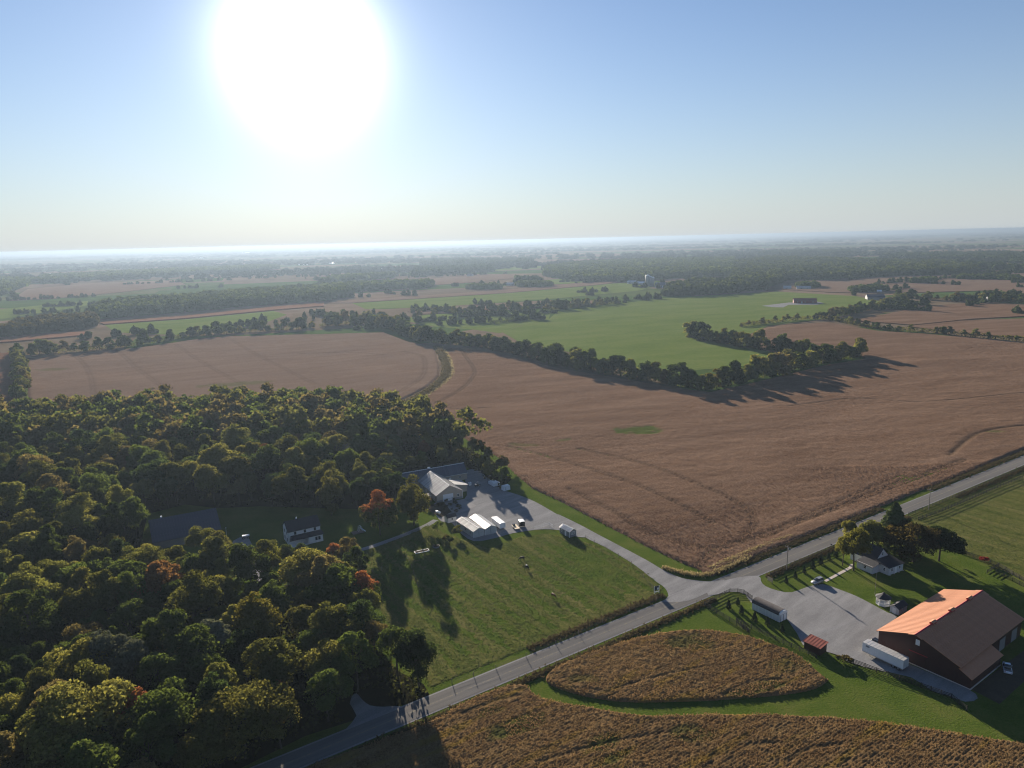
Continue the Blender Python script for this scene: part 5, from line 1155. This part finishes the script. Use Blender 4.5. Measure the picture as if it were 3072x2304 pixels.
for i, (x, y, lx, ly, hh, lb) in enumerate(((1225, 385, 3.4, 5.2, 1.5, 'stack of lumber wrapped in crumpled white plastic, nearest the hedge'), (1355, 440, 3.4, 2.4, 2.0, 'boxy grey tarpaulin-covered stack at the yard corner'))):
    st_ = thing('wrapped_stack', lb, 'stack', z1(x, y), 30, z=.1)
    if i == 0:
        for k in range(3):
            for j in range(2): MB().box(-lx / 2 + k * 1.15, -lx / 2 + k * 1.15 + 1.08, -ly / 2 + j * 2.65, -ly / 2 + j * 2.65 + 2.5, .1, hh - .15 * ((k + j) % 2)).build('wrapped_bundle', 'plastic_wrap', st_)
    else:
        MB().add([(-lx / 2, -ly / 2, 0), (lx / 2, -ly / 2, 0), (lx / 2, ly / 2, 0), (-lx / 2, ly / 2, 0), (-lx / 2 + .1, -ly / 2 + .1, hh), (lx / 2 - .1, -ly / 2 + .1, hh - .1), (lx / 2 - .1, ly / 2 - .1, hh + .05), (-lx / 2 + .1, ly / 2 - .1, hh - .05), (0, 0, hh + .18)],
                 [(0, 3, 2, 1), (0, 1, 5, 4), (1, 2, 6, 5), (2, 3, 7, 6), (3, 0, 4, 7), (4, 5, 8), (5, 6, 8), (6, 7, 8), (7, 4, 8)]).build('tarpaulin', 'plastic_wrap', st_)
        bar('strap', 'rubber', st_, (-lx / 2 + .8, -ly / 2 - .01, hh - .4), (-lx / 2 + .8, -ly / 2 - .01, .2), .05, .06)
    for k in (-1, 0, 1): box('bearer', 'wood_post', st_, -lx / 2, lx / 2, k * ly * .35 - .06, k * ly * .35 + .06, 0, .098)
for x, y, a_, lb in ((1085, 245, 25, 'upper'), (1160, 295, 40, 'lower')):
    pl_ = thing('scrap_pile', lb + ' of two low dark scrap piles at the hedge foot behind the yard', 'pile', z1(x, y), a_)
    for k in range(8): bar('board', random.choice(['wood_post', 'steel', 'black_board', 'tan_board']), pl_, (random.uniform(-1.6, -1), random.uniform(-.8, .8), .1 + k * .07), (random.uniform(1, 1.8), random.uniform(-.8, .8), .12 + k * .07), .22, .06)
# white-framed pergola by the shop corner
pe = thing('pergola', 'small white-framed pergola half hidden behind the tree at the workshop', 'pergola', z1(465, 575), 30)
for x in (0, 2.6):
    for y in (0, 2.4): box('post', 'white_trim', pe, x - .07, x + .07, y - .07, y + .07, 0, 2.4)
for y in (0, 2.4): bar('beam', 'white_trim', pe, (-.3, y, 2.48), (2.9, y, 2.48), .1, .16)
for k in range(6): bar('slat', 'tan_board', pe, (.1 + k * .48, -.3, 2.6), (.1 + k * .48, 2.7, 2.6), .12, .06)
# play platform on the lawn
pf = thing('play_set', 'wooden deck with white climbing frame on the shaded lawn', 'play set', z3(1375, 730), 30)
for k in range(8): box('deck_plank', 'wood_post', pf, -2.2, 2.2, -1.6 + k * .4, -1.22 + k * .4, .18, .25)
for x, y in ((.4, 1.2), (2.0, 1.2), (.4, -.2), (2.0, -.2)): bar('frame_leg', 'white_trim', pf, (x, y, .25), (1.2 + (x - 1.2) * .5, y, 2.3), .1, .1)
bar('top_beam', 'white_trim', pf, (1.2, -.4, 2.3), (1.2, 1.4, 2.3), .12, .12); bar('slide', 'plastic_wrap', pf, (1.3, .5, 1.6), (2.9, -1.2, .3), .6, .06)
for k in range(4): bar('ladder_rung', 'white_trim', pf, (.75, -.2, .6 + k * .35), (.75, 1.2, .6 + k * .35), .05, .05)
# raised garden bed frame, round stock tank, corner rail
rb = thing('raised_bed', 'long white-edged raised garden bed in the shaded paddock corner', 'garden bed', z3(2085, 940), 25)
for a_, c_ in (((-2.6, -.9), (2.6, -.9)), ((-2.6, .9), (2.6, .9))): bar('side_board', 'white_metal', rb, (*a_, .15), (*c_, .15), .09, .3)
for x in (-2.6, 2.6): bar('end_board', 'white_metal', rb, (x, -.85, .15), (x, .85, .15), .09, .3)
box('soil_fill', 'soil', rb, -2.52, 2.52, -.82, .82, 0.02, .28)
stk = thing('stock_tank', 'round dark stock tank near the raised bed', 'tank', z1(585, 1075), 0)
MB().tube([(0, 0, 0), (0, 0, .6)], 1.25, 20).build('wall', 'dark_grey_siding', stk); MB().tube([(0, 0, .6), (0, 0, .62)], 1.18, 20).build('water_surface', 'soil', stk)
for i, (x, y) in enumerate(((700, 640), (800, 600), (760, 670), (660, 600), (830, 640), (850, 665), (700, 575), (620, 630), (780, 560), (740, 620), (810, 690), (675, 665))):
    plant('garden_shrub', SHRUB[i % 3], z1(x, y), random.uniform(.9, 1.7), 'dark low shrub in the garden bed before the workshop', 'shrub', 'garden bed shrubs', (0.035, 0.04, 0.018), .1, 1.2, ('foliage', 'stem'))
for x, y, h, lb, c in ((600, 905, 4.5, 'leafy bush beside the lane bend', GREEN), (815, 950, 4.2, 'slender sapling before the grey sheds', OLIVE), (735, 1045, 3.4, 'dark round bush at the shed shadow', DARK), (690, 1010, 2.6, 'low brownish bush behind the stock tank', BROWN), (500, 600, 3.6, 'pinkish bush at the workshop pergola', (.12, .08, .05))):
    plant('garden_bush', SHRUB[2], z1(x, y), h, lb, 'bush', None, c, 0, 1, ('foliage', 'stem'))
# debris and bench in the clearing
bn = thing('porch_light_post', 'white-headed lamp post beside the navy barn gable', 'lamp post', z8(1880, 1265), 0)
MB().tube([(0, 0, 0), (0, 0, 3.2)], [.06, .05], 8).build('post', 'white_trim', bn); MB().tube([(0, 0, 3.2), (0, 0, 3.6)], [.22, .12], 8).build('lamp_head', 'lamp_glass', bn)
hb = thing('hay_wagon', 'small white-topped wagon at the end of the house drive', 'wagon', z3(140, 790), 20)
box('bed', 'wood_post', hb, -1.4, 1.4, -.8, .8, .7, .85); box('load', 'white_metal', hb, -1.3, 1.3, -.6, .6, .853, 1.25); wheels(hb, (-.9, .9), (-.8, .8), .35)
# ---- trees of the right-hand farm
one('yard_tree', YARD[2], z2(985, 628), 15.5, 'tall yellow-green tree over the cottage front walk', (0.105, 0.105, 0.026), wide=.85)
one('yard_tree', VAR[3], z2(905, 592), 11.5, 'slim yellowish tree left of the cottage walk', YELL, wide=.8)
one('yard_tree', VAR[8], z2(955, 470), 11, 'small golden treetop against the road behind the cottage', YELL, wide=.7)
one('yard_tree', YARD[2], z2(1110, 520), 13, 'dark olive tree directly behind the white cottage', OLIVE, wide=.9)
one('yard_tree', YARD[0], z2(1415, 568), 13.5, 'broad brownish oak with a thick trunk right of the cottage', (0.085, 0.068, 0.028), wide=1.1)
one('yard_tree', YARD[1], z2(1600, 560), 11.5, 'round dark tree on the outer side of the brown oak', DARK, wide=1.1)
e = plant('evergreen_tree', CONE[1], z2(1265, 480), 17.5, 'tall dark evergreen beside the road behind the cottage', 'tree', None, (0.06, 0.078, 0.03), 0, 1.45)
plant('red_shrub', SHRUB[0], z2(1925, 575), 2.3, 'small bright red shrub at the paddock fence', 'shrub', None, (0.17, 0.03, 0.028), 0, 1, ('foliage', 'stem'))
for (x, y) in ((500, 715), (565, 680), (630, 645), (690, 612), (748, 580), (805, 550), (858, 530)):
    plant('young_conifer', CONE[0], z2(x, y), random.uniform(2.2, 3.0), 'young conifer in the line inside the roadside fence', 'conifer', 'conifers inside the roadside fence', (0.03, 0.045, 0.02), 0, 1, ('foliage', 'stem'))
for (x, y) in ((85, 900), (152, 872), (178, 940), (272, 990), (366, 1020), (470, 1068)):
    plant('young_conifer', CONE[0], z2(x, y), random.uniform(2.2, 2.9), 'young conifer between the round-roofed shed and the paddock fence', 'conifer', 'conifers by the round-roofed shed', (0.035, 0.048, 0.02), 0, 1, ('foliage', 'stem'))
plant('yard_bush', SHRUB[1], z2(915, 1290), 1.6, 'low weedy bush at the fence corner of the yard', 'bush', None, BROWN, 0, 1.6, ('foliage', 'stem'))
plant('yard_bush', SHRUB[1], z2(1150, 545), 3.2, 'leafy bush against the cottage side wing', 'bush', None, OLIVE, 0, 1.2, ('foliage', 'stem'))

# ================================================================== FENCES, POLES, SIGNS
def densify(pts, step):
    out = []
    for a, b in zip(pts[:-1], pts[1:]):
        n = max(1, round(math.hypot(b[0] - a[0], b[1] - a[1]) / step))
        out += [(a[0] + (b[0] - a[0]) * i / n, a[1] + (b[1] - a[1]) * i / n) for i in range(n)]
    return out + [pts[-1]]
def board_fence(label, pts, rails=4, h=1.35, bay=2.5, mat='black_board'):
    f = thing('board_fence', label, 'fence', pts[0]); o = pts[0]
    P = densify([(p[0] - o[0], p[1] - o[1]) for p in pts], bay)
    for p in P: bar('post', mat, f, (p[0], p[1], 0), (p[0], p[1], h + .12), .13, .13)
    for a, b in zip(P[:-1], P[1:]):
        for k in range(rails):
            z = h * (k + .7) / rails; bar('rail', mat, f, (a[0], a[1], z), (b[0], b[1], z), .04, .15)
    return f
board_fence('black four-board fence between mown grass and the barn yard', L(z7, (1832, 602), (2212, 832)) + L(z2, (140, 998), (420, 1130), (720, 1262)))
board_fence('black four-board fence running behind the semi-trailer to the bottom corner', L(z2, (905, 1268), (1150, 1362), (1400, 1446), (1690, 1552), (1800, 1640)))
board_fence('black board fence curving round the yard entrance', L(z7, (1832, 602), (1880, 575), (1960, 533), (2045, 492), (2110, 492)) + L(z2, (195, 795), (255, 838)))
board_fence('black board fence along the road from the sign to the evergreens', L(z2, (385, 668), (500, 612), (660, 545), (840, 470), (1000, 400), (1160, 335)))
board_fence('black board fence between the road and the far paddock', L(z2, (1380, 235), (1530, 175), (1720, 100), (1900, 22), (2120, -70), (2300, -150)))
board_fence('black board fence dividing lawn and far paddock by the red shrub', L(z2, (1690, 478), (1850, 535), (2030, 600), (2130, 660), (2280, 745)))
board_fence('short board fence angled back to the lawn below the red shrub', L(z2, (2030, 600), (1945, 650)))
board_fence('second board fence row beyond the red shrub', L(z2, (2010, 650), (2130, 705), (2280, 785)))
board_fence('inner board fence of the roadside lane along the paddock', L(z2, (1450, 265), (1600, 215), (1800, 130), (2000, 45), (2200, -35)), 3)
def wire_fence(label, pts, h=1.25, bay=4.0, snap=False):
    f = thing('wire_fence', label, 'fence', pts[0]); o = pts[0]
    P = [(p[0] - o[0], p[1] - o[1]) for p in pts]
    if not snap: P = densify(P, bay)
    for p in P: bar('post', 'wood_post', f, (p[0], p[1], 0), (p[0], p[1], h + .15), .14, .14)
    for a, b in zip(P[:-1], P[1:]):
        for z in (.45, .8, 1.15): bar('wire', 'rubber', f, (a[0], a[1], z), (b[0], b[1], z), .02, .02)
wire_fence('wire fence on thin posts along the roadside of the horse paddock', L(z7, (-260, 1245), (-80, 1190), (105, 1128), (355, 1030), (600, 925), (790, 842), (990, 745), (1210, 652), (1440, 562)), snap=True)
wire_fence('wire fence with wooden posts along the driveway edge of the paddock', L(z7, (1440, 562), (1400, 455), (1330, 372), (1230, 262), (1120, 195), (1025, 142), (920, 82), (850, 40)), snap=True)
wire_fence('wire fence running from the raised bed into the paddock', L(z3, (1915, 1005), (1975, 1120), (2020, 1260), (2065, 1400)), bay=4)
wire_fence('short wire fence across the paddock end by the wood', L(z3, (1400, 1195), (1540, 1165), (1640, 1150)), bay=4)
tf = thing('tube_gate', 'grey tubular metal gate panels at the gravel yard edge', 'gate', z1(1665, 888))
o_ = z1(1665, 888); GP = densify([(p[0] - o_[0], p[1] - o_[1]) for p in L(z1, (1665, 888), (1745, 868), (1835, 838), (1880, 870))], 3.2)
for p in GP: bar('post', 'steel', tf, (p[0], p[1], 0), (p[0], p[1], 1.5), .09, .09)
for a, b_ in zip(GP[:-1], GP[1:]):
    for z in (.5, .85, 1.2, 1.42): bar('tube_rail', 'steel', tf, (a[0], a[1], z), (b_[0], b_[1], z), .05, .05)
sg = thing('farm_sign', 'dark sign board with white block on white posts at the driveway corner', 'sign', z7(1437, 500), 20)
for x in (-.85, .85): bar('post', 'white_trim', sg, (x, 0, 0), (x, 0, 2.7), .13, .13)
box('board', 'sign_dark', sg, -.78, .78, -.04, .04, 1.15, 2.6); box('white_panel', 'white_trim', sg, .15, .68, -.06, -.042, 1.35, 2.0); box('lower_panel', 'white_trim', sg, -.78, .78, -.03, .03, .5, .8)
bd = thing('entry_board', 'tan wooden panel sign standing on the lawn at the yard mouth', 'sign', z2(385, 712), -65)
for x in (-.9, .9): bar('post', 'wood_post', bd, (x, 0, 0), (x, 0, 1.75), .12, .12)
for k in range(6): box('plank', 'tan_board', bd, -1.15, 1.15, -.07, -.061 + .03, .35 + k * .23, .56 + k * .23)
mb = thing('mailbox', 'dark mailbox on a post at the road edge near the cottage fence', 'mailbox', z2(825, 462), 35)
bar('post', 'wood_post', mb, (0, 0, 0), (0, 0, 1.05), .1, .1); MB().prism([(-.13, 0), (.13, 0), (.13, .15), (.08, .26), (-.08, .26), (-.13, .15)], -.3, .3, 'y').build('box_body', 'black_paint', mb).location = (0, 0, 1.06)
wp = thing('lawn_ornament', 'white urn on a pedestal behind the cottage', 'urn', z2(1110, 470), 0)
MB().tube([(0, 0, 0), (0, 0, .1), (0, 0, .15), (0, 0, .9), (0, 0, 1.0), (0, 0, 1.35), (0, 0, 1.5)], [.35, .35, .2, .16, .3, .42, .36], 12).build('urn_body', 'white_trim', wp, True)
POLES = [G(2250 + 405 / 3.687, 1450 + 962 / 3.687), G(2250 + 1975 / 3.687, 1450 + 292 / 3.687)]
dpx, dpy = POLES[1][0] - POLES[0][0], POLES[1][1] - POLES[0][1]
for i, p in enumerate(POLES):
    up = thing('utility_pole', ('wooden utility pole with a transformer by the yard entrance' if i == 0 else 'wooden utility pole beside the road far along the paddock fence'), 'utility pole', p, ROAD_A)
    MB().tube([(0, 0, -.2), (0, 0, 8.9)], [.17, .11], 10).build('pole', 'pole_wood', up)
    bar('crossarm', 'pole_wood', up, (0, -1.1, 8.2), (0, 1.1, 8.2), .1, .12)
    for y in (-1, 0.25, 1): MB().tube([(0, y, 8.26), (0, y, 8.45)], [.05, .03], 6).build('insulator', 'lamp_glass', up)
    if i == 0: MB().tube([(.3, 0, 6.9), (.3, 0, 7.0), (.3, 0, 7.75), (.3, 0, 7.85)], [.2, .26, .26, .18], 12).build('transformer', 'steel', up)
    else: MB().tube([(0, -.2, 7.2), (.0, -1.2, 7.5)], .04, 6).build('lamp_arm', 'steel', up)
nv = Vector((-dpy, dpx, 0)).normalized()
for j, off_ in enumerate((-1.0, 1.0)):
    lines = []
    for q in ((-1.0, 0.0), (0.0, 1.0), (1.0, 2.0)):
        A_ = Vector((POLES[0][0] + dpx * q[0], POLES[0][1] + dpy * q[0], 8.45)) + nv * off_; B_ = Vector((POLES[0][0] + dpx * q[1], POLES[0][1] + dpy * q[1], 8.45)) + nv * off_
        lines.append([tuple(A_.lerp(B_, s / 10) + Vector((0, 0, -4 * 1.1 * (s / 10) * (1 - s / 10)))) for s in range(11)])
    if j == 0: lines = lines[1:]
    m = MB()
    for l_ in lines[:2]: m.tube(l_, .014, 4)
    o = m.build('power_line', 'rubber'); tag(o, ('thin power line strung from the transformer pole on the field side' if j else 'thin power line strung along the road on the paddock side'), 'cable')
    tag(o, kind='stuff')
# flag pole at the cottage
fp = thing('flag_pole', 'slim bare pole standing on the lawn edge near the gazebo', 'pole', z6(1380, 1235), 0)
MB().tube([(0, 0, 0), (0, 0, 7.4)], [.07, .04], 8).build('pole', 'pole_wood', fp); MB().tube([(0, 0, 7.4), (0, 0, 7.55)], [.09, .05], 8).build('finial', 'steel', fp)

# ================================================================== HORSES
def horse(label, xy, ang, coat, graze=True, patch=None):
    e = thing('horse', label, 'horse', xy, ang, z=.12)
    J = dict(pelvis=(-.55, 0, 1.3, .27), rump=(-.82, 0, 1.28, .22), belly=(0, 0, 1.2, .31), chest=(.5, 0, 1.22, .29), neck0=(.78, 0, 1.3, .19))
    if graze: J.update(neck1=(1.12, 0, .95, .13), poll=(1.38, 0, .58, .10), jaw=(1.46, 0, .36, .085), muz=(1.5, 0, .16, .06))
    else: J.update(neck1=(1.0, 0, 1.68, .14), poll=(1.18, 0, 1.98, .11), jaw=(1.42, 0, 1.86, .09), muz=(1.66, 0, 1.7, .06))
    E_ = [('pelvis', 'rump'), ('pelvis', 'belly'), ('belly', 'chest'), ('chest', 'neck0'), ('neck0', 'neck1'), ('neck1', 'poll'), ('poll', 'jaw'), ('jaw', 'muz')]
    for s, n_ in ((-1, 'l'), (1, 'r')):
        J.update({'sh' + n_: (.52, s * .17, 1.0, .15), 'el' + n_: (.5 + .05 * s, s * .18, .72, .085), 'kn' + n_: (.52 + .09 * s, s * .18, .44, .06), 'ft' + n_: (.5 + .1 * s, s * .18, .1, .05), 'hf' + n_: (.53 + .1 * s, s * .18, .02, .07),
                  'hi' + n_: (-.62, s * .17, 1.02, .19), 'st' + n_: (-.5 - .06 * s, s * .19, .8, .12), 'hk' + n_: (-.74 - .08 * s, s * .19, .5, .07), 'hc' + n_: (-.7 - .08 * s, s * .19, .12, .05), 'hh' + n_: (-.66 - .08 * s, s * .19, .02, .07)})
        E_ += [('chest', 'sh' + n_), ('sh' + n_, 'el' + n_), ('el' + n_, 'kn' + n_), ('kn' + n_, 'ft' + n_), ('ft' + n_, 'hf' + n_), ('pelvis', 'hi' + n_), ('hi' + n_, 'st' + n_), ('st' + n_, 'hk' + n_), ('hk' + n_, 'hc' + n_), ('hc' + n_, 'hh' + n_)]
    ks = list(J); me = bpy.data.meshes.new('body'); me.from_pydata([J[k][:3] for k in ks], [(ks.index(a), ks.index(b)) for a, b in E_], [])
    o = link('body', me, e); o.modifiers.new('skin', 'SKIN')
    for i, k in enumerate(ks):
        sv = me.skin_vertices[0].data[i]; sv.radius = (J[k][3], J[k][3]); sv.use_root = (k == 'pelvis')
    sub = o.modifiers.new('sub', 'SUBSURF'); sub.levels = 1; sub.render_levels = 1
    me.materials.append(MATS[coat])
    MB().tube([(-.98, 0, 1.32), (-1.12, 0, 1.1), (-1.14, 0, .7), (-1.1, 0, .45)], [.05, .08, .07, .02], 6).build('tail', 'horse_black', e)
    p, q = J['neck0'], J['poll']; MB().tube([(p[0] - .05, 0, p[2] + .18), (J['neck1'][0] - .06, 0, J['neck1'][2] + .15), (q[0] + .02, 0, q[2] + .12)], [.05, .06, .04], 5).build('mane', 'horse_black', e)
    for s in (-1, 1): MB().tube([(q[0] - .02, s * .06, q[2] + .07), (q[0] - .02, s * .09, q[2] + .22)], [.035, .008], 5).build('ear', coat, e)
    if patch: MB().tube([(-.35, 0, 1.28), (-.1, 0, 1.27), (.1, 0, 1.26)], [.27, .335, .27], 12).build('white_patch', patch, e, True)
    return e
horse('black horse grazing highest up in the paddock', z7(322, 228), 205, 'horse_black')
horse('black and white horse grazing just below the black one', z7(362, 300), -60, 'horse_black', True, 'horse_white')
horse('brown horse alone in the lower middle of the paddock', z7(582, 538), -55, 'horse_bay', True, None)

# ================================================================== DISTANT FARMS
def far_building(name, label, fn, x0, x1, y, depth, eave, rise, wall, roof, cat='building', ang=None, silo=0):
    a, c = fn(x0, y), fn(x1, y); l = math.hypot(c[0] - a[0], c[1] - a[1])
    e = thing(name, label, cat, a, math.degrees(math.atan2(c[1] - a[1], c[0] - a[0])) if ang is None else ang)
    gable(e, 0, depth, 0, l, eave, eave + rise, eave, depth / 2, wall, roof, 'x', .5)
    for k in range(max(1, int(l / 9))): window(e, '-y', 0, (k + .5) * l / max(1, int(l / 9)), eave * .4, 1.6, 1.4, mull=False)
    door(e, '-y', 0, l * .35, 2.4, eave * .75, 'far_grey', knob=False)
    return e
far_building('cattle_barn', 'long dark red cattle barn on a gravel pad in the pasture', zG, 460, 635, 660, 16, 4, 3.5, 'far_red', 'far_red')
sheet('cattle_yard', L(zG, (215, 680), (420, 655), (640, 648), (690, 660), (640, 672), (420, 672), (380, 692), (300, 690)), 0.3, 'gravel')
far_building('hay_barn', 'dark mounded barn beyond the cattle barn', zG, 1020, 1155, 632, 22, 4, 4, 'far_grey', 'roof_navy')
far_building('dairy_barn', 'pale long barn of the distant dairy farm', zF, 1330, 1400, 556, 14, 4, 3, 'white_siding', 'roof_trailer')
far_building('dairy_barn', 'low bright shed between the pale barn and the silos', zF, 1410, 1470, 565, 14, 4, 3, 'far_grey', 'far_roof_white')
far_building('dairy_barn', 'large grey barn right of the silos', zF, 1560, 1640, 590, 24, 6, 5, 'far_grey', 'roof_blue')
far_building('dairy_barn', 'small white milk house at the end of the dairy farm', zF, 1622, 1665, 595, 10, 3, 2, 'white_siding', 'far_roof_white')
for i, (x, h_s, r_s) in enumerate(((1500, 24, 5.0), (1522, 21, 4.4), (1543, 19, 4.0))):
    so = thing('silo', ('tallest silo with a white domed cap', 'middle grey silo of the dairy farm', 'shortest grey silo next to the large barn')[i], 'silo', zF(x, 578), 0)
    MB().tube([(0, 0, 0), (0, 0, h_s)], r_s, 16).build('shaft', 'silo_grey', so, True); MB().tube([(0, 0, h_s), (0, 0, h_s + 1.5), (0, 0, h_s + 2.6)], [r_s, r_s * .7, .3], 16).build('dome', 'far_roof_white', so, True)
    for k in range(6): MB().tube([(0, 0, 2 + k * h_s / 7), (0, 0, 2.3 + k * h_s / 7)], r_s + .06, 16).build('hoop', 'far_grey', so)
FB = [('farmhouse_far', 'brown-roofed house among the trees on the right', zG, 1700, 1760, 612, 12, 3.5, 3, 'far_grey', 'brown_shingle', 'house'), ('farmhouse_far', 'blue-roofed house at the far right edge', zG, 1940, 2055, 640, 12, 3.5, 3, 'far_grey', 'roof_blue', 'house'),
      ('farmhouse_far', 'white house in the trees above the large pasture', zG, 380, 440, 552, 10, 3.5, 3, 'white_siding', 'roof_trailer', 'house'), ('farmhouse_far', 'pale house right of the white one above the pasture', zG, 480, 590, 552, 10, 3.5, 2.5, 'white_siding', 'roof_trailer', 'house'),
      ('shed_far', 'tiny white shed behind the dark barn on the hill', zG, 1095, 1130, 580, 8, 3, 2, 'white_siding', 'far_roof_white', 'shed'), ('barn_far', 'bright white roof by the tan strip, left of the round trees', zF, 92, 135, 578, 12, 4, 3, 'white_siding', 'far_roof_white', 'barn'),
      ('barn_far', 'blue-grey barn between the tree clumps in the middle distance', zF, 330, 385, 572, 12, 4, 3, 'far_grey', 'roof_trailer', 'barn'), ('barn_far', 'very long glinting poultry roof under the sun', zM, 540, 625, 264, 22, 4, 2.5, 'white_siding', 'far_roof_white', 'barn'),
      ('barn_far', 'shorter glinting roof right of the long one', zM, 790, 820, 254, 20, 4, 2.5, 'white_siding', 'far_roof_white', 'barn'), ('barn_far', 'gleaming white barn before the dark middle wood', zM, 1270, 1295, 304, 16, 5, 3, 'white_siding', 'far_roof_white', 'barn'),
      ('barn_far', 'white gabled farm building near the pale tan field', zM, 1210, 1235, 306, 14, 5, 3, 'white_siding', 'roof_trailer', 'barn'), ('barn_far', 'tiny bright roof high in the left haze', zL, 1650, 1675, 209, 24, 5, 3, 'white_siding', 'far_roof_white', 'barn'),
      ('barn_far', 'farthest pair-side bright roof near the horizon glare', zL, 2005, 2060, 163, 30, 6, 3, 'white_siding', 'far_roof_white', 'barn'), ('barn_far', 'dim pale roof among the left woods', zL, 405, 440, 344, 14, 4, 3, 'white_siding', 'roof_trailer', 'barn'),
      ('barn_far', 'dark barn at the edge of the middle wood', zM, 1935, 1975, 358, 14, 5, 3, 'far_grey', 'roof_navy', 'barn')]
for r__ in FB: far_building(*r__)
# ================================================================== the air: one closed box of thin haze round everything
HZ = S + 500.0
hz = MB().box(-HZ, HZ, -2500, HZ, -1.0, CAM_H + 3.0).build('haze', 'lawn')
hm, hnt, hout = nodes_of('haze_air')
pv = hnt.nodes.new('ShaderNodeVolumePrincipled')
pv.inputs['Color'].default_value = (0.20, 0.26, 0.335, 1); pv.inputs['Density'].default_value = 1.25e-4; pv.inputs['Anisotropy'].default_value = 0.45
hnt.links.new(pv.outputs[0], hout.inputs['Volume'])
hz.data.materials.clear(); hz.data.materials.append(hm)
tag(hz, 'thin pale morning haze over the whole countryside', 'haze', None, 'stuff')
